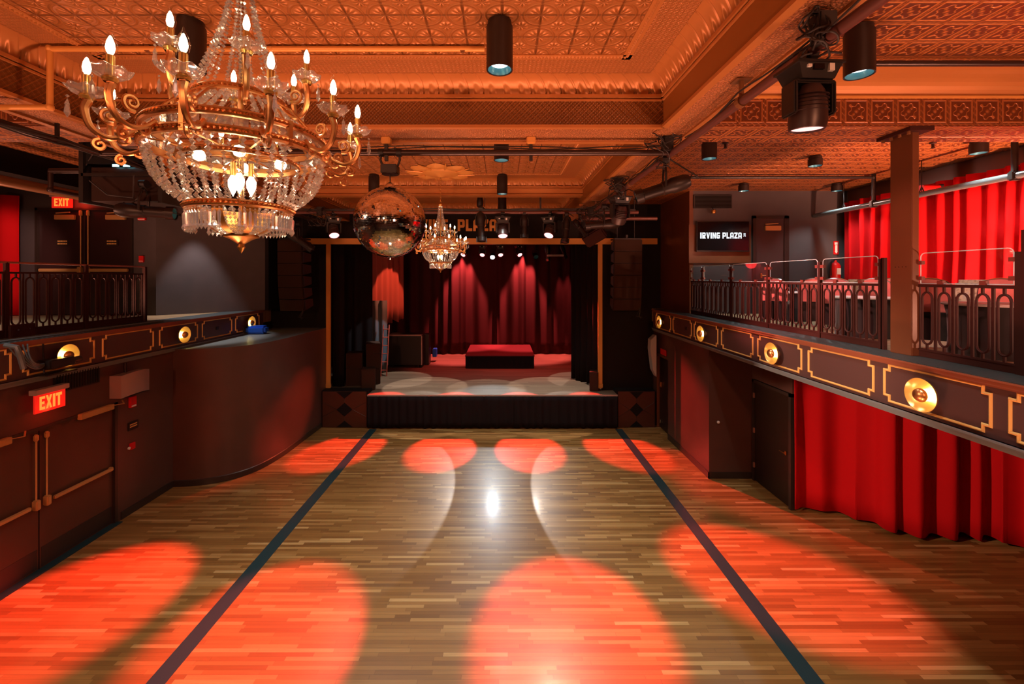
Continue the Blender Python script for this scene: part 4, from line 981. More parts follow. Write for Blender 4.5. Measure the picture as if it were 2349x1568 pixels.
for px, py, lb in ((327, 495, 'large red fire alarm strobe on the dark upper left wall'), (326, 594, 'small red call point on the upper left wall')):
    p = at(px, py, 10.49); s_ = .10 if py < 550 else .06
    o = MB().bbox((p.x, 10.475, p.z), (s_*1.9, .05, s_*(2.2 if py < 550 else 2.6)), .006).build('fire_alarm', M['red_plastic'], smooth=True); tag(o, lb, 'alarm')
    MB().box(p.x-s_*.8, p.x+s_*.8, 10.447, 10.449, p.z-s_*1.0, p.z-s_*.75).build('lettering', M['white_plastic'], o)
o = MB().lathe([(0, 0), (.03, .0), (.03, .02), (.015, .03), (0, .03)], 12, Matrix.Translation((4.75, 9.398, 1.24)) @ Matrix.Rotation(pi/2, 4, 'X')).build('wall_button', M['white_plastic'], smooth=True); tag(o, 'small round pale button on the dark wall under the right balcony', 'button')
o = MB().bbox((4.585, 12.15, 2.30), (.02, .42, .16), .004).build('door_sign', M['red_plastic']); tag(o, 'small red sign over the dark doorway beside the stage', 'sign')
# projector with cables on the left balcony front
pj = thing('projector', 'small dark projector fixed to the left balcony front with hanging cables', 'projector', (-6.78, 6.50, 3.12))
MB().bbox((0, 0, 0), (.22, .38, .13), .015).build('housing', M['black'], pj, True)
MB().cyl((.05, .19, .0), (.07, .30, .01), .05, .045, n=14).build('lens', M['pipe_dark'], pj, True)
MB().box(-.10, .10, -.22, .22, -.16, -.14).cyl((-.08, -.1, -.15), (-.10, -.1, .3), .012, n=6).build('bracket', M['black'], pj)
rnd = random.Random(3)
for k in range(5):
    a = Vector((0, -.15, .02)); b = Vector((-.02, -.62+.06*k, .34)); md_ = Vector((.12+.03*k, -.40-.05*k, -.18+.05*k))
    MB().tube([a.lerp(md_, t_)*(1-t_)+md_.lerp(b, t_)*t_ for t_ in [i/10 for i in range(11)]], .009, 5).build('cable', M['cable_grey'] if 'cable_grey' in M else M.setdefault('cable_grey', mat('cable_grey', (.10, .13, .14), .4)), pj)
MB().tube([(-.06, -.62, .36), (.08, -.60, .33), (.10, -.58, .20), (.08, -.52, .02)], .035, 8).build('cable_loom', M['cable_grey'], pj, True)
cb = MB(); 
for k in range(4): cb.tube([(-7.05-.05*k+.03*sin(y*2.1+k), y, 3.51) for y in [5.0+.3*i for i in range(14)]], .010, 5)
o = cb.build('cable_bundle', M['cable_grey']); tag(o, 'loose blue-grey cables lying along the left balcony ledge', 'cables')
# side handrail pipes hung from the ceiling, right
rp = thing('curtain_rail', 'thick round pipe rail hung above the right balcony', 'pipe rail', (8.0, 0, 6.0))
MB().cyl((0, 5.2, 0), (0, 10.95, 0), .055, n=14).build('pipe', mat('rail_pipe_blue', (.16, .19, .20), .25, .6), rp, True)
for yy in (6.67, 9.2): MB().cyl((0, yy, .04), (0, yy, .645), .04, n=12).bbox((0, yy, 0), (.15, .10, .15), .02).build('hanger', M['black'], rp, True)
for yy in (8.15, 10.0): MB().cyl((0, yy, .04), (0, yy, .645), .008, n=6).cyl((0, yy-.07, .0), (0, yy, .14), .01, n=6).cyl((0, yy+.07, .0), (0, yy, .14), .01, n=6).build('hanger', M['black'], rp)
o = thing('hoist_motor', 'red cylinder motor above the curtain rail beside the column', 'motor', at(2132, 432, 8.3))
MB().cyl((-.16, 0, 0), (.16, 0, 0), .07, n=16).build('body', M['red_plastic'], o, True)
MB().cyl((.16, 0, .04), (.26, 0, .06), .03, n=8).build('plug', M['black'], o)
# ================================================================ PIPES, FIXTURES
def smoothpath3(P, k=6):
    out = []
    for i in range(len(P)-1):
        p0, p1, p2, p3 = [Vector(P[min(max(j, 0), len(P)-1)]) for j in (i-1, i, i+1, i+2)]
        for q in range(k):
            t = q/k; out.append(.5*((2*p1)+(-p0+p2)*t+(2*p0-5*p1+4*p2-p3)*t*t+(-p0+3*p1-3*p2+p3)*t**3))
    out.append(Vector(P[-1])); return out
def pipe(pts, r, m, label, name='pipe', cat='pipe', joints=True, n=12):
    t = thing(name, label, cat, (0, 0, 0))
    mb = MB()
    for a, b in zip(pts[:-1], pts[1:]): mb.cyl(a, b, r, n=n)
    mb.build('tube', m, t, True)
    if joints and len(pts) > 2:
        for q in pts[1:-1]: MB().lathe([(0, -r*1.25), (r*.9, -r*1.1), (r*1.3, -r*.5), (r*1.3, r*.5), (r*.9, r*1.1), (0, r*1.25)], 12, Matrix.Translation(q)).build('elbow', m, t, True)
    return t
ZP = 5.95
def cable_along(p0, p1, par, seed, k=3, r=.008, sag=.06, up=.0):
    rnd = random.Random(seed); p0 = Vector(p0); p1 = Vector(p1); mb = MB()
    for j in range(k):
        pts = []; N = 24; ph = rnd.uniform(0, 6); a = rnd.uniform(.01, .04)
        for i in range(N+1):
            t = i/N; q = p0.lerp(p1, t); pts.append(q+Vector((a*sin(9*t+ph), 0, up+.045*abs(cos(7*t+ph))-sag*sin(pi*((t*5+j*.3) % 1))*.6)))
        mb.tube(pts, r, 5)
    return mb.build('cable', M['rubber'], par)
pr = pipe([(2.10, -2.9, ZP), (2.10, 12.2, ZP)], .040, M['pipe_brown2'] if 'pipe_brown2' in M else M.setdefault('pipe_brown2', mat('rig_pipe', (.13, .05, .04), .35, .3)), 'long lighting pipe running under the right ceiling beam', 'lighting_pipe', 'lighting pipe')
for yy in (3.75, 7.0, 9.6): MB().box(2.085, 2.115, yy-.015, yy+.015, ZP, ZB).box(2.03, 2.17, yy-.06, yy+.06, ZB-.012, ZB-.001).cyl((2.1, yy-.03, ZP), (2.1, yy+.03, ZP), .052, n=12).build('hanger', M['pipe_brown'], pr)
cable_along((2.07, .5, ZP+.03), (2.07, 4.8, ZP+.03), pr, 1, 2); cable_along((2.07, 5.3, ZP+.03), (2.07, 11.8, ZP+.03), pr, 2, 4)
pl = pipe([(-5.0, -2.9, ZP), (-5.0, 12.2, ZP)], .040, M['pipe_dark'], 'long lighting pipe running under the left ceiling beam', 'lighting_pipe', 'lighting pipe')
for yy in (4.8, 6.9, 9.4): MB().box(-5.015, -4.985, yy-.015, yy+.015, ZP, ZB).cyl((-5, yy-.03, ZP), (-5, yy+.03, ZP), .05, n=12).build('hanger', M['black'], pl)
cable_along((-4.96, 3, ZP), (-4.96, 11.8, ZP), pl, 3, 4, sag=.12)
p1_ = pipe([(-5.0, 5.28, ZP), (2.05, 5.28, ZP)], .038, M['pipe_dark'], 'cross pipe carrying the mirror ball, nearer of the two', 'lighting_pipe', 'lighting pipe')
for xx in (-1.43, .355): MB().bbox((xx, 5.28, ZB-.045), (.11, .11, .085), .01).build('mount_plate', M['gold_paint'], p1_, True); MB().box(xx-.02, xx+.02, 5.26, 5.30, ZP-.10, ZB-.08).build('hanger', M['black'], p1_)
cable_along((-4.8, 5.28, ZP+.045), (1.9, 5.28, ZP+.045), p1_, 4, 2, .007, .02)
p2_ = pipe([(-5.0, 10.06, ZP), (3.2, 10.06, ZP)], .040, M['pipe_brown2'], 'cross pipe carrying the row of stage lights before the header', 'lighting_pipe', 'lighting pipe')
for xx in (-3.0, .9, 2.9): MB().box(xx-.02, xx+.02, 10.04, 10.08, ZP, 6.63).build('hanger', M['black'], p2_)
cable_along((-4.9, 10.04, ZP+.05), (3.1, 10.04, ZP+.05), p2_, 5, 4, .010, .05)
pipe([(2.1, 11.6, 6.02), (4.2, 11.6, 6.02)], .05, M['pipe_brown2'], 'short dark pipe stub beside the right lighting pipe', 'pipe', 'pipe')
pipe([(-4.36, 4.15, 6.52), (-.16, 4.15, 6.52)], .001, M['gold_paint'], 'x') if False else None
cp_ = pipe([(-.17, 4.10, 6.60), (-4.34, 4.10, 6.60), (-4.34, 4.10, 6.04), (-12.9, 4.10, 6.04)], .026, M['gold_paint'], 'gold painted conduit crossing the near ceiling and dropping under the beam', 'conduit', 'conduit')
for xx in (-3.4, -1.9, -.38): MB().box(xx-.012, xx+.012, 4.09, 4.11, 6.6, 6.645).cyl((xx, 4.085, 6.60), (xx, 4.115, 6.60), .034, n=12).build('hanger', M['pipe_brown'], cp_)
pipe([(-4.5, 6.6, 6.60), (-.15, 6.6, 6.60), (-.15, 6.6, 6.64)], .022, M['gold_paint'], 'gold painted conduit in the second ceiling coffer', 'conduit', 'conduit')
pipe([(-3.55, 10.9, 6.60), (.12, 10.9, 6.60)], .022, M['gold_paint'], 'gold painted conduit in the ceiling bay before the stage', 'conduit', 'conduit')
pipe([(3.35, 4.30, 6.56), (8.85, 4.30, 6.56)], .028, M['pipe_dark'], 'black pipe crossing the right aisle ceiling at the top right', 'pipe', 'pipe')
pipe([(4.0, 9.16, 6.56), (7.96, 9.16, 6.56), (7.96, 9.16, 6.08)], .030, M['black'], 'thin black pipe with an elbow on the far right aisle ceiling', 'pipe', 'pipe')
# left aisle pipework
pipe([(-8.2, 1.0, 6.0), (-8.2, 10.3, 6.0)], .09, M['pipe_brown'], 'thick brown pipe running along the left aisle', 'pipe', 'pipe')
pipe([(-7.4, 7.0, 6.16), (-5.9, 7.0, 6.16), (-5.9, 7.0, 6.6)], .045, M['pipe_dark'], 'dark pipe with two elbows under the left aisle ceiling', 'pipe', 'pipe')
pipe([(-7.4, 7.0, 6.16), (-7.4, 7.0, 5.85), (-7.4, 10.3, 5.85)], .035, M['pipe_dark'], 'lower dark pipe turning along the left aisle', 'pipe', 'pipe')
o = MB().bbox((-6.35, 8.3, 6.22), (1.1, 2.4, .62), .02).build('air_duct', M['pipe_dark']); tag(o, 'dark boxed air duct under the left aisle ceiling', 'duct')
# ---- fixtures: local origin at the clamp on the pipe, hanging down -z
def moving_head(name, loc, yaw, tilt, label, lens='red_lens', s=1.0, grp=None, base=True):
    t = thing(name, label, 'stage light', loc, yaw, grp)
    if base:
        MB().cyl((-.05*s, 0, 0), (.05*s, 0, 0), .055*s, n=12).box(-.03*s, .03*s, -.03*s, .03*s, -.10*s, -.03*s).build('clamp', M['black'], t)
    q = MB(); w, d, h = .36*s, .27*s, .13*s; z0 = -.10*s
    q.add([(-w/2, -d/2, z0), (w/2, -d/2, z0), (w/2, d/2, z0), (-w/2, d/2, z0), (-w/2+.05*s, -d/2+.03*s, z0-h), (w/2-.05*s, -d/2+.03*s, z0-h), (w/2-.05*s, d/2-.03*s, z0-h), (-w/2+.05*s, d/2-.03*s, z0-h)],
          [(0,1,2,3), (7,6,5,4), (0,4,5,1), (1,5,6,2), (2,6,7,3), (3,7,4,0)])
    q.box(-w/2-.01*s, w/2+.01*s, -d/2-.005*s, d/2+.005*s, z0-.02*s, z0)
    b = q.build('base', M['black'], t)
    MB().box(-.06*s, .02*s, -d/2-.004*s, -d/2+.02*s, z0-.075*s, z0-.035*s).build('display', M['tv_black'], b)
    MB().box(-.11*s, -.08*s, -d/2-.006*s, -d/2+.02*s, z0-.06*s, z0-.04*s).build('status_label', M['white_plastic'], b); MB().box(.06*s, .10*s, -d/2-.006*s, -d/2+.02*s, z0-.085*s, z0-.03*s).build('button_pad', M['white_plastic'], b)
    zh = z0-h-.20*s
    y = MB()
    for sx in (-1, 1): y.bbox((sx*.155*s, 0, z0-h-.13*s), (.035*s, .16*s, .26*s), .012*s)
    y.bbox((0, 0, z0-h-.012*s), (.32*s, .17*s, .03*s), .01*s); y.build('yoke', M['black'], t, True)
    R = Matrix.Translation((0, 0, zh)) @ Matrix.Rotation(tilt, 4, 'X')
    hd = MB(); hd.lathe([(0, .19*s), (.07*s, .18*s), (.10*s, .13*s), (.125*s, .04*s), (.135*s, -.10*s), (.125*s, -.16*s), (.118*s, -.165*s), (.112*s, -.150*s)], 24, R)
    for k in range(5): hd.lathe([(.118*s, .10*s-.03*k*s), (.132*s+.002*k*s, .095*s-.03*k*s), (.118*s, .088*s-.03*k*s)], 24, R)
    h_ = hd.build('head', M['head_black'], t, True)
    MB().lathe([(0, -.150*s), (.112*s, -.150*s), (.112*s, -.146*s), (0, -.146*s)], 24, R).build('lens', M[lens], h_)
    MB().tube([(0, .1*s, z0), (.12*s, .16*s, z0+.12*s), (.2*s, .05*s, .06*s), (.28*s, 0, .02)], .010*s, 6).build('cable', M['rubber'], t)
    return t, R
M['head_black'] = mat('head_black', (.035, .016, .014), .4)
M['lamp_body'] = mat('lamp_body', (.011, .006, .005), .42)
def ellipsoidal(name, loc, direction, label, s=1.0, lens='teal_lens', m='lamp_body', grp=None):
    """profile spot hanging below its clamp, pointing along direction"""
    t = thing(name, label, 'stage light', loc, 0, grp); d = Vector(direction).normalized(); q = (-d).to_track_quat('Z', 'Y').to_matrix().to_4x4()
    c = Vector((0, 0, -.36*s)); R = Matrix.Translation(c) @ q       # local -z = beam direction
    MB().lathe([(0, .30*s), (.07*s, .30*s), (.095*s, .24*s), (.10*s, .10*s), (.085*s, .05*s), (.085*s, -.02*s)], 16, R, cap=False).build('lamp_house', M[m], t, True)
    MB().lathe([(.085*s, -.02*s), (.075*s, -.03*s), (.072*s, -.26*s), (.092*s, -.27*s), (.092*s, -.36*s), (.080*s, -.36*s), (.080*s, -.34*s), (0, -.34*s)], 16, R).build('lens_tube', M[m], t, True)
    MB().lathe([(0, -.345*s), (.074*s, -.345*s)], 16, R).build('lens', M[lens], t)
    MB().box(-.115*s, .115*s, -.003, .003, -.375*s, -.365*s, mat=R).box(-.115*s, -.10*s, -.01*s, .01*s, -.38*s, -.26*s, mat=R).box(.10*s, .115*s, -.01*s, .01*s, -.38*s, -.26*s, mat=R).build('colour_frame', M['black'], t)
    side = d.cross(Vector((0, 0, 1))); side = side.normalized() if side.length > .05 else Vector((1, 0, 0))
    P = [c+side*.115*s, c+side*.12*s+Vector((0, 0, .17*s)), c+side*.06*s+Vector((0, 0, .28*s)), Vector((0, 0, -.06*s)), c-side*.06*s+Vector((0, 0, .28*s)), c-side*.12*s+Vector((0, 0, .17*s)), c-side*.115*s]
    MB().tube(P, .014*s, 6).build('yoke', M['black'], t); MB().cyl((-.04*s, 0, 0), (.04*s, 0, 0), .055*s, n=12).cyl((0, 0, 0), (0, 0, -.08*s), .016*s, n=6).build('clamp', M['black'], t)
    b = R @ Vector((0, 0, .3*s)); MB().tube([b, b+Vector((.06, .04, .10))*s, b+Vector((.14, .0, .02))*s, b*.5+Vector((.12, 0, .0)), (.02, 0, .03)], .009*s, 6).build('cable', M['rubber'], t)
    return t
M['teal_lens'] = mat('teal_lens', (.05, .35, .50), .1, .2); M['dark_lens'] = mat('dark_lens', (.03, .02, .02), .08)
heads = []
moving_head('moving_head_light', (2.10, 2.93, ZP-.02), .05, .10, 'moving head light with a pink glowing lens hanging from the near right pipe', 'pink_lens', .86)
ellipsoidal('profile_spotlight', (2.06, 5.42, ZP-.04), (-1.0, .22, -.30), 'long black profile spotlight hanging at the crossing of the right pipes', 1.02)
MB_ = MB
t, _ = moving_head('moving_head_light', (2.08, 7.55, ZP-.02), .2, .5, 'moving head light on the right pipe just beyond the long spotlight', 'pink_lens', .95)
ellipsoidal('profile_spotlight', (2.02, 8.5, ZP-.12), (-1, .1, -.08), 'brown profile spotlight lying level on the right pipe before the stage', 1.0, 'dark_lens')
for (x_, y_, tl, lb) in ((0.01, 10.06, -.45, 'moving head light with a red glowing lens at the middle of the cross pipe'), (1.13, 10.06, -.60, 'moving head light with a red glowing lens at the right of the cross pipe'), (-3.97, 10.06, -.60, 'moving head light with a red glowing lens left of the mirror ball'), (-2.50, 10.06, -.5, 'moving head light behind the mirror ball')):
    ya = {0.01: .10, 1.13: -.55, -3.97: .55, -2.5: .05}[x_]
    moving_head('moving_head_light', (x_, y_, ZP-.02), ya, tl, lb, 'red_lens', .95)
ellipsoidal('profile_spotlight', (-.50, 10.06, ZP+.10), (.05, -.15, -1), 'dark profile spotlight pointing down across the venue lettering', 1.1, 'dark_lens')
t = ellipsoidal('profile_spotlight', (-.53, 10.2, 6.62), (.0, .0, 1), 'upturned black spotlight body above the cross pipe', .8, 'dark_lens')
ellipsoidal('profile_spotlight', (.52, 10.06, ZP-.02), (0, -.1, -1), 'short spotlight with looped cable right of the middle red light', .8, 'dark_lens')
ellipsoidal('profile_spotlight', (1.50, 10.0, ZP-.05), (-.15, -.2, -1), 'brown spotlight hanging near the right end of the cross pipe', .95, 'dark_lens')
ellipsoidal('profile_spotlight', (1.80, 9.9, ZP-.10), (.5, -.5, -.8), 'small brown spotlight at the right end of the cross pipe', .75, 'dark_lens')
wd = thing('strobe_light', 'boxy wedge shaped strobe light at the right end of the cross pipe', 'stage light', (2.15, 9.95, ZP-.02), -.5)
MB().bbox((0, 0, -.55), (.52, .24, .30), .03, rot=Euler((.5, -.5, 0))).build('housing', mat('strobe_paint', (.030, .010, .007), .8, spec=.1), wd, True)
MB().tube([(-.22, 0, -.5), (-.2, 0, -.2), (0, 0, -.05), (.2, 0, -.2), (.22, 0, -.4)], .014, 6).build('yoke', M['black'], wd)
# cable tangles at the pipe crossings
def tangle(c, r, n, label, seed):
    rnd = random.Random(seed); mb = MB()
    for k in range(n*2):
        pts = []; q = Vector((rnd.uniform(-r, r)*.5, rnd.uniform(-r, r)*.6, rnd.uniform(-.1, .6)*r)); a = rnd.uniform(0, 6.3); el = rnd.uniform(-.6, .6)
        for i in range(16):
            pts.append(q.copy()); a += rnd.uniform(.1, .75); el = max(-1.2, min(1.2, el+rnd.uniform(-.5, .5)))
            q = q+Vector((cos(a)*cos(el), sin(a)*cos(el), sin(el)))*r*.24; q.z = max(-r*1.2, min(.13, q.z)); q.x = max(-r, min(r, q.x)); q.y = max(-r*1.3, min(r*1.3, q.y))
        mb.tube(smoothpath3(pts, 2), .0065, 5)
    mb.bbox((.03, 0, .04), (.12, .10, .20), .01)
    o = mb.build('cable_coil', M['rubber']); o.location = c; tag(o, label, 'cables'); return o
tangle((2.0, 5.25, ZP+.07), .20, 9, 'tangle of black cables where the near cross pipe meets the right pipe', 1)
tangle((2.06, 2.78, ZP+.03), .11, 6, 'coiled cables on the right pipe above the near moving head', 2)
tangle((1.95, 7.3, ZP+.02), .18, 8, 'cable coil on the right pipe beyond the crossing', 3)
tangle((1.95, 9.6, ZP-.1), .25, 10, 'cable tangle at the right end of the far cross pipe', 4)
tangle((-4.3, 10.0, ZP-.02), .25, 8, 'cable tangle at the left end of the far cross pipe', 5)
# left cluster: black equipment cage and spotlights
cg = thing('equipment_cage', 'black box of electrical gear hung from the left pipe behind the chandelier', 'equipment', (-5.30, 6.2, 5.9), 0)
MB().box(-.55, .55, -.25, .25, .10, .42).build('housing', M['black_matte'], cg); MB().box(-.45, .5, -.22, .22, -.42, .05).build('housing', M['pipe_dark'], cg)
MB().box(-.58, -.52, -.27, .27, -.45, .45).box(.52, .58, -.27, .27, -.45, .45).box(-.55, .55, -.27, -.25, -.08, -.04).build('frame', M['black'], cg)
for k in range(3): MB().box(-.12+.15*k, -.03+.15*k-(.04 if k == 2 else 0), -.262, -.255, .05, .085).build('status_light', M['teal_led'], cg)
ellipsoidal('profile_spotlight', (-4.95, 5.9, ZP-.25), (1, .25, -.05), 'black profile spotlight with teal lens in front of the left balcony wall', 1.05)
bd_ = MB(); bd_.tube([(-5.7, 5.9, 5.75), (-5.45, 5.9, 5.55), (-5.05, 5.85, 5.50), (-5.0, 5.8, 5.8)], .010, 5); bd_.tube([(-5.9, 6.0, 5.9), (-5.6, 5.9, 6.2)], .008, 5)
o = bd_.build('cable_loop', M['rubber']); tag(o, 'loose cable loop under the left lighting gear', 'cables')
# far left fixtures near the proscenium
ellipsoidal('profile_spotlight', (-5.05, 10.6, ZP-.2), (.8, .2, -.6), 'brown spotlight slanting down at the upper left of the gold frame', 1.1, 'dark_lens')
MBx = None
# stage fixtures (over the stage)
ps = pipe([(-5.5, 16.0, 5.70), (3.6, 16.0, 5.70)], .04, M['pipe_dark'], 'lighting pipe over the stage behind the gold frame', 'lighting_pipe', 'lighting pipe')
SX = [(-1.42, -4.06), (-.73, -1.55), (-.07, .69), (.62, 3.1)]
lbs = ['red stage light leftmost of the four glowing in a row over the stage', 'red stage light second from the left in the glowing row over the stage', 'red stage light third from the left in the glowing row over the stage', 'red stage light rightmost of the four glowing in a row over the stage']
for (x_, tx), lb in zip(SX, lbs):
    dx, dy, dz = tx-x_, 11.0-16.0, 0-5.35; yaw = atan2(dx, -dy); tl = -atan2(sqrt(dx*dx+dy*dy), -dz)
    moving_head('stage_wash_light', (x_, 16.0, 5.70), yaw, tl, lb, 'red_lens', .80)
ellipsoidal('profile_spotlight', (1.7, 16.0, 5.7), (.1, .2, -1), 'unlit spotlight at the right of the row over the stage', .9, 'dark_lens')
ellipsoidal('profile_spotlight', (2.3, 16.0, 5.7), (.3, -.3, -1), 'second unlit spotlight at the far right over the stage', .8, 'dark_lens')
o = MB().bbox((1.98, 15.9, 5.25), (.62, .08, .07), .01).build('light_bar', M['pink_lens'] if False else M['white_grey'], smooth=True); tag(o, 'short pale light bar over the right of the stage', 'stage light')
# small white lights at the back of the stage
def par(loc, d, label, lens, s=.5):
    t = thing('par_light', label, 'stage light', loc); q = (-Vector(d)).to_track_quat('Z', 'Y').to_matrix().to_4x4()
    MB().lathe([(0, .16*s), (.09*s, .15*s), (.12*s, 0), (.12*s, -.16*s), (.105*s, -.16*s), (.10*s, -.10*s)], 16, q).build('housing', M['black'], t, True)
    MB().lathe([(0, -.11*s), (.10*s, -.11*s)], 16, q).build('lens', M[lens], t)
    MB().tube([(-.13*s, 0, 0), (-.13*s, 0, .2*s), (0, 0, .26*s), (.13*s, 0, .2*s), (.13*s, 0, 0)], .012*s, 6).cyl((0, 0, .26*s), (0, 0, .6*s), .014*s, n=6).build('yoke', M['black'], t)
    return t
par((-.42, 18.6, 5.38), (-.0, -1, -.60), 'small bright white light at the back of the stage between the red lights', 'white_lens', .95)
par((1.44, 18.6, 5.38), (.2, -1, -.5), 'small dim round light at the back right of the stage', 'teal_lens', 1.0)
# ---- ceiling downlights
def can(px, ytop, Y, L, label, r=.115, X=None):
    X = (px-VX)*Y/F if X is None else X
    t = thing('ceiling_downlight', label, 'downlight', (X, Y, ZC-.02), 0, 'black cylinder downlights')
    MB().lathe([(0, 0), (r*.9, 0), (r*.9, -.04), (r, -.045), (r, -L), (r*.92, -L), (r*.88, -L+.02)], 28).build('housing', M['can_black'], t, True)
    MB().lathe([(r*.88, -L+.005), (r*.70, -L+.055), (r*.66, -L+.060)], 28).build('reflector', M['can_in'], t, True)
    MB().lathe([(0, -L+.057), (r*.69, -L+.057)], 24).build('lens', M['can_lens'], t)
    return (X, Y, ZC-.02-L)
M['can_black'] = mat('can_black', (.012, .006, .004), .45)
CANS = []
for px, Y, L, lb in [(1146, 3.72, .42, 'large black cylinder downlight at the top centre of the ceiling'), (438, 3.72, .42, 'black cylinder downlight partly behind the big chandelier'), (1150, 6.57, .42, 'black downlight hanging just beyond the near cross pipe'),
                     (1152, 9.19, .42, 'black cylinder downlight in the second coffer at the centre'), (858, 9.19, .42, 'black cylinder downlight just above the mirror ball at its left'), (1152, 11.6, .42, 'black downlight above the middle red stage light')]:
    CANS.append(can(px, 0, Y, L, lb))
for px, Y, L, lb in [(1971, 3.81, .42, 'large black cylinder downlight at the top right of the ceiling'), (1627, 6.95, .29, 'black downlight on the right aisle ceiling above the long spotlight'), (1870, 7.85, .17, 'short black downlight on the right aisle ceiling left of the column'), (2245, 6.95, .20, 'short black downlight right of the column'),
                     (1706, 10.1, .17, 'small black downlight above the wall screen'), (1920, 10.1, .17, 'small black downlight above the fire extinguisher sign')]:
    CANS.append(can(px, 0, Y, L, lb))
# sprinkler heads
for px, py, lb in ((1664, 333, 'small dark sprinkler head beside the right aisle downlight'), (2140, 333, 'small dark sprinkler head right of the column')):
    Y = 2.2*F/(VY-py); p = at(px, py, Y); t = thing('sprinkler_head', lb, 'sprinkler', (p.x, Y, ZC-.05))
    MB().lathe([(0, .05), (.05, .045), (.05, .03), (.02, .02), (.02, -.03), (.035, -.05), (0, -.06)], 12).build('body', M['pipe_dark'], t, True)
# ---- mirror ball
bl = thing('mirror_ball', 'large mirror ball hanging from the near cross pipe', 'mirror ball', (-1.385, 5.28, 5.09))
mb = MB(); R_ = .436; nr = 72
for i in range(nr):
    a0 = -pi/2+pi*i/nr; a1 = -pi/2+pi*(i+1)/nr; am = (a0+a1)/2; n_ = max(6, int(2*pi*R_*cos(am)/(pi*R_/nr)))
    for k in range(n_):
        b0, b1 = 2*pi*k/n_, 2*pi*(k+.97)/n_; e = .03*(a1-a0)
        P = [(R_*cos(a)*cos(b), R_*cos(a)*sin(b), R_*sin(a)) for a, b in ((a0+e, b0), (a0+e, b1), (a1-e, b1), (a1-e, b0))]
        c0 = Vector(P[0]); cc = sum((Vector(p_) for p_ in P), Vector())/4; jt = Euler((random.gauss(0, .018), random.gauss(0, .018), random.gauss(0, .018))).to_matrix()
        mb.add([cc+jt@(Vector(p_)-cc) for p_ in P], [(0,1,2,3)])
mb.build('mirror_tiles', M['mirror'], bl, fix=False)
MB().lathe([(R_*.996*cos(-pi/2+pi*i/40), R_*.996*sin(-pi/2+pi*i/40)) for i in range(41)], 64).build('core', mat('ball_core', (.25, .23, .21), .3, .9), bl, True)
MB().lathe([(0, R_+.06), (.035, R_+.05), (.06, R_+.01), (.06, R_-.02)], 16).lathe([(0, -R_-.03), (.012, -R_-.025), (.012, -R_+.01)], 8).build('end_cap', M['chrome'], bl, True)
mt = thing('ball_motor', 'black motor box between the cross pipe and the mirror ball', 'motor', (-1.385, 5.28, 5.74))
MB().bbox((0, 0, 0), (.20, .16, .11), .01).lathe([(0, -.06), (.10, -.06), (.10, -.05), (0, -.05)], 16).build('housing', M['black'], mt, True)
MB().tube([(-.09, 0, .04), (-.12, 0, .12), (-.11, 0, .22), (-.05, 0, .27)], .014, 6).tube([(.09, 0, .04), (.12, 0, .12), (.11, 0, .22), (.05, 0, .27)], .014, 6).cyl((-.14, 0, .21), (-.08, 0, .21), .05, n=10).cyl((.08, 0, .21), (.14, 0, .21), .05, n=10).build('bracket', M['black'], mt)
MB().cyl((0, 0, -.05), (0, 0, -.20), .008, n=6).build('chain', M['pipe_dark'], mt)
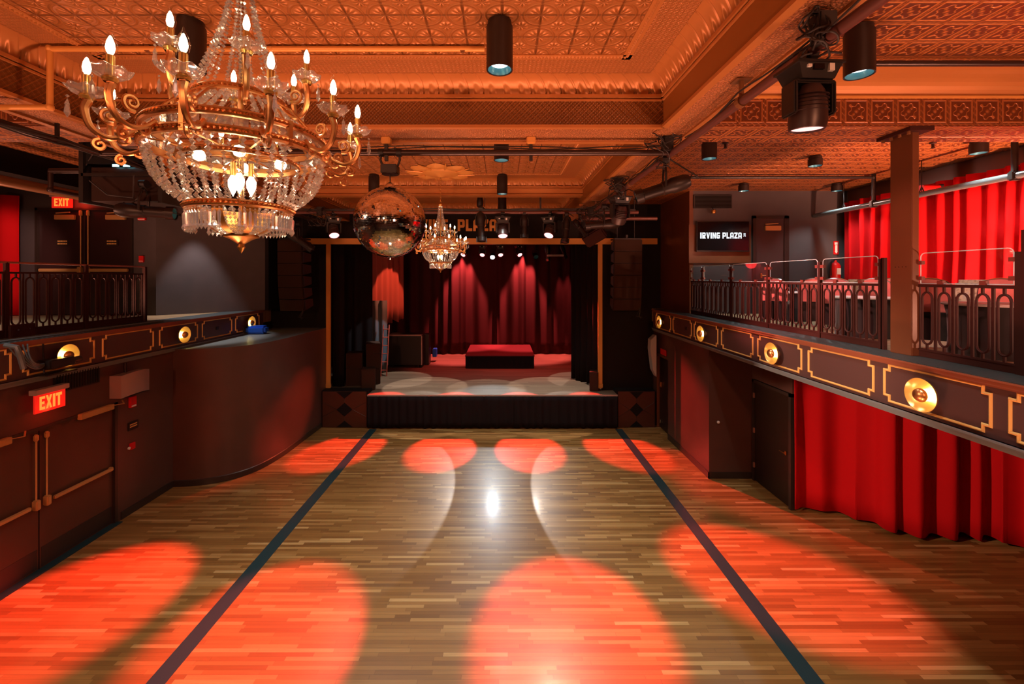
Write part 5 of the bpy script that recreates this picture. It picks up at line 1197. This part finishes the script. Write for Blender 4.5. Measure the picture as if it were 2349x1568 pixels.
# ================================================================ CHANDELIERS
def chandelier(loc, label):
    t = thing('crystal_chandelier', label, 'chandelier', loc)
    Z = lambda z: z-5.04
    RM, RB, RC = .375, .22, .185
    def ring(nm, r, z, h, m, w=.020, bead=True):
        q = MB(); q.lathe([(r-w*.4, z-h/2), (r+w*.5, z-h/2), (r+w*.75, z-h*.25), (r+w*.4, z), (r+w*.75, z+h*.25), (r+w*.5, z+h/2), (r-w*.4, z+h/2), (r-w*.4, z-h/2)], 64)
        if bead:
            n = int(2*pi*r/.020)
            for k in range(n): a = 2*pi*k/n; q.octa(((r+w*.62)*cos(a), (r+w*.62)*sin(a), z), .0085, a=a)
        return q.build(nm, m, t, True)
    ring('main_ring', RM, Z(5.078), .030, M['brass']); ring('main_ring', RM+.004, Z(5.005), .034, M['brass']); ring('basket_ring', RB, Z(4.735), .028, M['brass']); ring('crown_ring', RC, Z(5.26), .026, M['brass']); ring('inner_ring', .25, Z(4.96), .02, M['brass'], .012); ring('canopy_ring', .050, Z(5.94), .03, M['brass'], .012, False)
    # crystal band
    q = MB(); n = 40
    for k in range(n):
        a = 2*pi*(k+.5)/n; R = Matrix.Rotation(a, 4, 'Z') @ Matrix.Translation((RM-.006, 0, Z(5.042))); hw = pi*RM/n*.86; hh = .019
        q.add([R @ Vector(v) for v in ((0, -hw, -hh), (0, hw, -hh), (0, hw, hh), (0, -hw, hh), (.012, 0, 0), (-.006, 0, 0))], [(0,1,4), (1,2,4), (2,3,4), (3,0,4), (1,0,5), (2,1,5), (3,2,5), (0,3,5)])
    q.build('crystal_band', M['crystal'], t)
    # six flat brass brackets across the band + spokes
    q = MB()
    for k in range(6): a = pi/6+2*pi*k/6; q.box(RM-.01, RM+.018, -.009, .009, Z(4.985), Z(5.095), mat=Matrix.Rotation(a, 4, 'Z'))
    for k in range(8): a = 2*pi*k/8; q.cyl((.0, 0, Z(5.0)), (RM*cos(a), RM*sin(a), Z(5.0)), .0045, n=6)
    q.build('bracket', M['brass'], t)
    # stem, hub, chain
    MB().lathe([(0, Z(4.52)), (.006, Z(4.53)), (.018, Z(4.55)), (.012, Z(4.565)), (.05, Z(4.59)), (.075, Z(4.60)), (.078, Z(4.607)), (.0, Z(4.61))], 20).build('finial', M['brass_dark'], t, True)
    MB().cyl((0, 0, Z(4.62)), (0, 0, Z(5.95)), .011, n=10).lathe([(.0, Z(5.06)), (.04, Z(5.04)), (.05, Z(5.0)), (.02, Z(4.97)), (0, Z(4.96))], 16).lathe([(0, Z(5.99)), (.03, Z(5.98)), (.055, Z(5.94)), (.02, Z(5.90)), (0, Z(5.89))], 16).build('stem', M['brass_dark'], t, True)
    q = MB(); z = 5.99; k = 0
    while z < 6.60:
        pts = []; a = pi/2*(k % 2)
        for i in range(10): th = 2*pi*i/10; pts.append((.014*cos(th)*cos(a), .014*cos(th)*sin(a), Z(z+.024)+.026*sin(th)))
        q.tube(pts, .0042, 5, closed=True); z += .040; k += 1
    q.lathe([(0, Z(6.62)), (.02, Z(6.60)), (.05, Z(6.61)), (.07, Z(6.64)), (0, Z(6.64))], 16)
    q.build('chain', M['brass_dark'], t)
    # bead strands
    def strand(q, fn, n, r0, r1=None):
        r1 = r0 if r1 is None else r1
        for i in range(n):
            u = (i+.5)/n; q.octa(fn(u), r0+(r1-r0)*u, (r0+(r1-r0)*u)*1.05, a=u*9)
    for b in range(8):
        q = MB()
        for j in range(4):
            a = 2*pi*(b+(j-1.5)*.19)/8
            def fn(u, a=a): r = RM*(1-u)+RB*u+.035*sin(pi*u)-.01*u; return Vector((r*cos(a), r*sin(a), Z(4.985-.245*u-.02*sin(pi*u))))
            strand(q, fn, 13, .0148, .0115)
        q.build('crystal_swag', M['crystal'], t)
    for b in range(8):
        for j in range(2):
            q = MB(); a = 2*pi*(b+.5+(j-.5)*.28)/8
            def fn(u, a=a): r = .25*(1-u)+RB*u; return Vector((r*cos(a), r*sin(a), Z(4.95-.2*u)))
            strand(q, fn, 12, .010); q.build('inner_swag', M['crystal'], t)
        if 0: pass
    for b in range(6):
        q = MB()
        for j in range(3):
            a = 2*pi*(b+(j-1)*.22)/6
            def fn(u, a=a): r = (RC-.015)*(1-u)**1.9+.040+.008*(1-u); return Vector((r*cos(a), r*sin(a), Z(5.265+.66*u)))
            strand(q, fn, 32, .0115, .0085)
        q.build('crystal_chain', M['crystal'], t)
    for b in range(6):
        q = MB(); a0 = 2*pi*(b+.5)/6
        for j in range(5):
            a = a0+(j-2)*.15
            def fn(u, a=a): r = RC*(1-u)+(RM-.06)*u; return Vector((r*cos(a), r*sin(a), Z(5.235-.13*u)))
            strand(q, fn, 9, .0125)
        q.build('crystal_cluster', M['crystal'], t)
    q = MB()
    for k in range(12):
        a = 2*pi*k/12; R = Matrix.Rotation(a, 4, 'Z'); q.tube([R @ Vector(v) for v in ((RC, 0, Z(5.25)), (RC+.05, 0, Z(5.22)), (RC+.12, 0, Z(5.15)), (RM-.02, 0, Z(5.09)))], .006, 5)
    q.build('dome_rib', M['brass'], t)
    # bowl under the basket ring: brass ribs and beaded fill
    q = MB()
    for k in range(8):
        R = Matrix.Rotation(2*pi*k/8, 4, 'Z')
        q.grid(lambda u, v: R @ Vector((.175*cos(u*1.25)+.004, (v-.5)*.052*(1-u*.5), Z(4.725)-.125*sin(u*1.25))), 8, 1)
    q.build('bowl_rib', M['brass_dark'], t, True)
    q = MB()
    for k in range(8):
        for j in range(-2, 3):
            a = 2*pi*(k+.5+j*.14)/8
            for i in range(8):
                u = (i+.5)/8*1.25; q.octa((.172*cos(u)*cos(a), .172*cos(u)*sin(a), Z(4.72)-.12*sin(u)), .0085)
    q.build('beaded_bowl', M['crystal'], t)
    # fringe prisms
    pr_ = None; n = 72
    for k in range(n):
        a = 2*pi*k/n
        if (k // 3) % 8 in (3,): continue
        if pr_ is None:
            q = MB(); q.octa((0, 0, -.012), .005); q.lathe([(0, -.018), (.008, -.032), (.0055, -.080), (.010, -.092), (0, -.108)], 5)
            pr_ = q.build('crystal_pendant', M['crystal'], t); o = pr_
        else: o = pr_.copy(); COL.objects.link(o); o.parent = t
        o.location = (RB*1.02*cos(a), RB*1.02*sin(a), Z(4.722)); o.rotation_euler = (0, 0, a)
    # candle arms
    def arm(tmpl, a, r0, z0, r1, zt, big):
        """arm root at radius r0/height z0; candle foot at r1/zt"""
        if tmpl is None:
            A = bpy.data.objects.new('candle_arm', None)
            q = MB(); dz = zt-z0; dr = r1-r0
            P = [(0, 0, 0), (dr*.25, 0, -.035), (dr*.60, 0, -.052), (dr*.92, 0, -.02), (dr*1.04, 0, dz*.45), (dr*.98, 0, dz*.85), (dr, 0, dz)]
            sp = smoothpath3(P, 5); rr = [.0105+.008*(i/len(sp))**2 for i in range(len(sp))]; rr[-1] = .026; rr[-2] = .022; rr[-3] = .018
            q.tube(sp, rr, 8)
            def scroll(cx, cz, r, a0, turns, d=1):
                pts = []
                for i in range(22): u = i/21; th = a0+d*turns*2*pi*u; ra = r*(1-.80*u); pts.append((cx+ra*cos(th), 0, cz+ra*sin(th)))
                q.tube(pts, [.0085*(1-.4*i/21) for i in range(22)], 6)
            scroll(dr*.55, dz*.42, .034, -pi/2-.3, 1.5, 1); scroll(dr*.30, -.048, .026, pi/2, 1.4, 1)
            if big: scroll(dr*.75, -.085, .024, pi/2, 1.3, -1)
            s_ = q.build('arm_scroll', M['brass'], A, True)
            MB().cyl((dr, 0, dz), (dr, 0, dz+.085), .0145, n=12).lathe([(.02, dz-.012), (.026, dz), (.02, dz+.008)], 12, Matrix.Translation((dr, 0, 0))).build('candle_tube', M['candle'], A, True)
            q = MB(); N = 32; vs = []
            for (r, z) in ((.012, .004), (.032, .006), (.052, .016), (.066, .032)):
                for k in range(N): th = 2*pi*k/N; w = 1+.06*cos(8*th)*(r/.066); vs.append((dr+r*w*cos(th), r*w*sin(th), dz+z+.004*cos(8*th)*(r/.066)))
            q.add(vs, [(i*N+k, i*N+(k+1) % N, (i+1)*N+(k+1) % N, (i+1)*N+k) for i in range(3) for k in range(N)])
            o_ = q.build('drip_dish', M['dish_glass'], A, True)
            md = o_.modifiers.new('t', 'SOLIDIFY'); md.thickness = .003
            MB().lathe([(.010, dz+.085), (.019, dz+.098), (.0225, dz+.118), (.017, dz+.145), (.007, dz+.165), (.002, dz+.182), (0, dz+.186)], 14, Matrix.Translation((dr, 0, 0))).build('bulb_glass', M['bulb_glass'], A, True)
            MB().lathe([(0, dz+.092), (.011, dz+.098), (.0145, dz+.115), (.011, dz+.138), (.004, dz+.156), (0, dz+.160)], 10, Matrix.Translation((dr, 0, 0))).build('bulb', M['bulb'], A, True)
            q = MB(); q.octa((dr+.055, 0, dz-.012), .007); q.lathe([(0, dz-.020), (.009, dz-.045), (.004, dz-.035)], 5, Matrix.Translation((dr+.055, 0, 0))); q.lathe([(0, dz-.022), (.005, dz-.035), (.0105, dz-.078), (0, dz-.098)], 6, Matrix.Translation((dr+.055, 0, 0)))
            q.build('pendant', M['crystal'], A)
            COL.objects.link(A); A.parent = t
        else: A = dup(tmpl, parent=t)
        A.location = (r0*cos(a), r0*sin(a), Z(z0)); A.rotation_euler = (0, 0, a); return A
    tm = None
    for k in range(12):
        a = radians(-138+30*k); x = arm(tm, a, RM+.01, 5.03, .54, 5.13, True); tm = tm or x
    tm = None
    for k in range(6):
        a = radians(-116+61*k); x = arm(tm, a, RC+.0, 5.245, .305, 5.37, False); tm = tm or x
    # lamps inside the basket, hanging down
    for k in range(3):
        a = 2*pi*k/3-1.2; cx_, cy_ = .045*cos(a), .045*sin(a)
        MB().cyl((cx_, cy_, Z(4.965)), (cx_, cy_, Z(4.90)), .013, n=10).build('lamp_socket', M['candle'], t, True)
        MB().lathe([(.010, Z(4.90)), (.022, Z(4.875)), (.020, Z(4.845)), (.007, Z(4.815)), (0, Z(4.80))], 12, Matrix.Translation((cx_, cy_, 0))).build('bulb', M['bulb'], t, True)
    for k in range(4):
        a = 2*pi*k/4+.5; MB().lathe([(0, .028), (.020, .020), (.028, 0), (.020, -.020), (0, -.028)], 12, Matrix.Translation((.17*cos(a), .17*sin(a), Z(4.975)))).build('globe_bulb', M['globe'], t, True)
    return t
M['globe'] = emis('globe_bulb', (1.0, .80, .55), 12)
ch = chandelier((-1.27, 2.08, 5.04), 'large near crystal and brass chandelier with many candle bulbs')
ch2 = dup(ch, (-1.30, 9.0, 5.03), .25, 'smaller looking far crystal chandelier beside the mirror ball')
# ================================================================ LIGHTS
def L(kind, loc, col, power, target=None, size=.1, angle=60, blend=.3, name='light'):
    d = bpy.data.lights.new(name, kind); d.color = col; d.energy = power
    if kind == 'AREA': d.shape = 'DISK'; d.size = size
    else: d.shadow_soft_size = size
    if kind == 'SPOT': d.spot_size = radians(angle); d.spot_blend = blend
    o = bpy.data.objects.new(name, d); COL.objects.link(o); o.location = loc
    if target is not None: o.rotation_euler = (Vector(target)-Vector(loc)).to_track_quat('-Z', 'Y').to_euler()
    return o
RED = (1.0, .055, .04); RED2 = (1.0, .09, .03); ORG = (1.0, .30, .08); COOL = (.84, .95, .90); WARM = (1.0, .80, .55)
# ceiling downlights (neutral cool)
for (x, y, z) in CANS:
    L('SPOT', (x, y, z+.040), COOL, 290 if x < 3 else 190, (x, y, 0), .06, 105, .6, 'downlight_lamp')
# the same downlights behind the camera and by the left angled wall
for x in (-2.7, 0.0, 3.2): L('SPOT', (x, .6, 6.2), COOL, 280, (x, .6, 0), .06, 110, .6, 'downlight_lamp')
L('SPOT', (-7.55, 10.65, 6.5), (1.0, .86, .84), 420, (-7.55, 10.65, 0), .05, 54, .5, 'downlight_lamp')
for (x, y) in ((-8.0, 4.5), (-10.5, 7.5)): L('SPOT', (x, y, 6.4), COOL, 230, (x, y, 0), .06, 100, .6, 'downlight_lamp')  # left aisle spots added to brighten the dark doors
# big red pools from the heads on the far cross pipe
for (src, tgt, ang, pw) in (((0.01, 9.9, 5.45), (3.85, 6.4, 0), 18, 1500), ((1.13, 9.9, 5.45), (.85, 5.35, 0), 20, 1500), ((-2.5, 9.9, 5.45), (-3.0, 5.25, 0), 20, 1500), ((-3.97, 9.9, 5.45), (-5.75, 5.75, 0), 20, 1500)):
    L('SPOT', src, RED, pw*16, tgt, .03, ang+2, .55, 'red_beam')
# red stage heads throwing over the stage edge
for (x, tx) in SX:
    L('SPOT', (x, 15.85, 5.3), RED, 11000, (tx, 11.0, 0), .02, 15, .4, 'red_beam')
# white lights at the back of the stage
L('SPOT', (-.42, 18.45, 5.36), (.85, .97, 1.0), 800, (-.3, 9.3, 0), .14, 24, .08, 'white_beam')
L('SPOT', (-2.0, 18.45, 5.5), (1.0, .88, .78), 600, (-2.6, 9.2, 0), .03, 17, .05, 'white_beam')
L('SPOT', (1.4, 18.45, 5.5), (1.0, .88, .78), 600, (2.2, 9.2, 0), .03, 17, .05, 'white_beam')
# stage top light pools
for (x, y, r, pw) in ((-3.6, 14.45, 1.25, 700), (-2.40, 13.45, 1.35, 1100), (-.5, 13.25, 1.25, 700), (1.45, 13.45, 1.35, 1100), (2.75, 14.4, 1.25, 700)):
    L('SPOT', (x*.95-.02, y+.75, 6.35), (1.0, .90, .80), pw, (x, y, 1.0), .03, 2*math.degrees(math.atan(r/5.45)), .06, 'stage_pool')
# backdrop cones
for (x, a, pw) in ((-1.76, 50, 3600), (.94, 50, 3600), (2.75, 30, 1000), (3.3, 26, 600)):
    L('SPOT', (x, 18.72, 6.25), (1.0, .14, .13), pw, (x, 18.80, 1.0), .02, a, .45, 'backdrop_beam')
L('SPOT', (-2.0, 15.6, 6.2), (1.0, .22, .10), 800, (-4.35, 16.2, 3.6), .03, 34, .2, 'backdrop_beam')
L('SPOT', (2.0, 14.2, 6.1), (.75, .92, 1.0), 900, (-4.3, 14.8, 2.2), .02, 14, .15, 'white_beam')
L('POINT', (-.5, 17.5, 5.0), (1.0, .03, .03), 12, None, .2, name='stage_red_wash')
L('SPOT', (-2.5, 15.8, 5.3), RED, 420, (-1, 16.6, 1.0), .05, 80, .8, 'stage_red_wash')
L('SPOT', (1.6, 15.8, 5.3), RED, 420, (1.5, 16.6, 1.0), .05, 80, .8, 'stage_red_wash')
# red wash of the stage heads over the side walls
L('SPOT', (.62, 15.8, 5.3), RED, 7000, (4.5, 10.2, .9), .04, 20, .8, 'red_beam')
L('SPOT', (-1.42, 15.8, 5.3), RED2, 3500, (-5.4, 10.9, .7), .04, 16, .8, 'red_beam')
# orange fills added below frame and on balcony floors to brighten the tin ceiling
UP = (1.0, .40, .25)
for (loc, tgt, pw, ang) in (((-3.6, 4.0, .12), (-3.2, 5.0, 6.6), 760, 110), ((-1.0, 4.0, .12), (-1.0, 6.5, 6.6), 620, 110), ((1.3, 4.0, .12), (1.4, 5.0, 6.6), 760, 110), ((3.2, 2.6, .12), (2.6, 3.6, 6.6), 420, 100),
                            ((6.6, 2.4, 3.6), (6.4, 4.2, 6.6), 600, 150), ((7.9, 6.0, 3.6), (6.9, 8.2, 6.6), 1900, 118), ((-9.0, 3.5, 3.6), (-8.0, 4.6, 6.6), 420, 150), ((-8.6, 8.2, 3.6), (-7.5, 8.4, 6.6), 220, 150)):
    L('SPOT', loc, UP, pw, tgt, .12, ang, .8, 'ceiling_fill')
# fill spots added behind the camera to lift walls, pointing down the room
for (x, z, tx, tz, pw) in ((-4.5, 5.4, -3.0, 3.0, 700), (2.6, 5.4, 1.5, 3.0, 700)):
    L('SPOT', (x, -2.6, z), (1.0, .36, .19), pw, (tx, 9, tz), .15, 120, .9, 'rear_fill')
# pink spots added near the right pipe heads to lift the balcony chairs
L('SPOT', (2.25, 7.3, 5.5), (1.0, .30, .26), 900, (6.3, 7.4, 4.0), .04, 60, .6, 'chair_fill')
L('SPOT', (2.25, 3.2, 5.5), (1.0, .34, .28), 260, (6.0, 5.6, 4.1), .04, 40, .6, 'chair_fill')
# unseen spots added to brighten the side curtains
L('SPOT', (8.0, 5.2, 6.35), (1.0, .50, .40), 170, (8.6, 9.2, 4.6), .06, 110, .7, 'curtain_fill')
L('SPOT', (7.0, 10.2, 6.35), (1.0, .50, .40), 50, (8.6, 8.4, 4.6), .06, 110, .7, 'curtain_fill')
L('SPOT', (-9.5, 8.0, 6.2), (1.0, .5, .4), 350, (-12.2, 10.3, 4.6), .06, 50, .7, 'curtain_fill')
L('SPOT', (-4.9, 3.6, 5.85), (1.0, .62, .45), 3900, (7.6, 7.3, 1.4), .06, 26, .7, 'curtain_fill')
# exit sign glow
p = at(143, 462, 10.2); L('POINT', (p.x+.1, 10.3, p.z), (1, .03, .01), 5, None, .08, name='exit_glow')
L('POINT', (XL+.2, 6.46, 2.45), (1, .04, .01), 4, None, .06, name='exit_glow')
# room ambience
w = bpy.data.worlds.new('World'); SC.world = w; w.use_nodes = True
w.node_tree.nodes['Background'].inputs[0].default_value = (.02, .008, .005, 1); w.node_tree.nodes['Background'].inputs[1].default_value = 1
# ================================================================ CAMERA
cam = bpy.data.cameras.new('Camera'); co = bpy.data.objects.new('Camera', cam); COL.objects.link(co)
co.location = (0, 0, H); co.rotation_euler = (pi/2, 0, 0)
cam.sensor_width = 36; cam.lens = F/2349*36; cam.shift_x = (1174.5-VX)/2349; cam.shift_y = -(784-VY)/2349; cam.clip_start = .05; cam.clip_end = 100
SC.camera = co
vs_ = SC.view_settings; vs_.view_transform = 'Standard'; vs_.look = 'None'; vs_.exposure = 0.0; vs_.gamma = 1; vs_.use_curve_mapping = False
cy = SC.cycles
cy.use_denoising = True
try: cy.denoiser = 'OPENIMAGEDENOISE'
except Exception: pass
cy.max_bounces = 6; cy.diffuse_bounces = 3; cy.glossy_bounces = 4; cy.transparent_max_bounces = 14; cy.transmission_bounces = 3
cy.caustics_reflective = False; cy.caustics_refractive = False; cy.sample_clamp_indirect = 3.0; cy.use_light_tree = True; cy.use_adaptive_sampling = True; cy.adaptive_threshold = .03
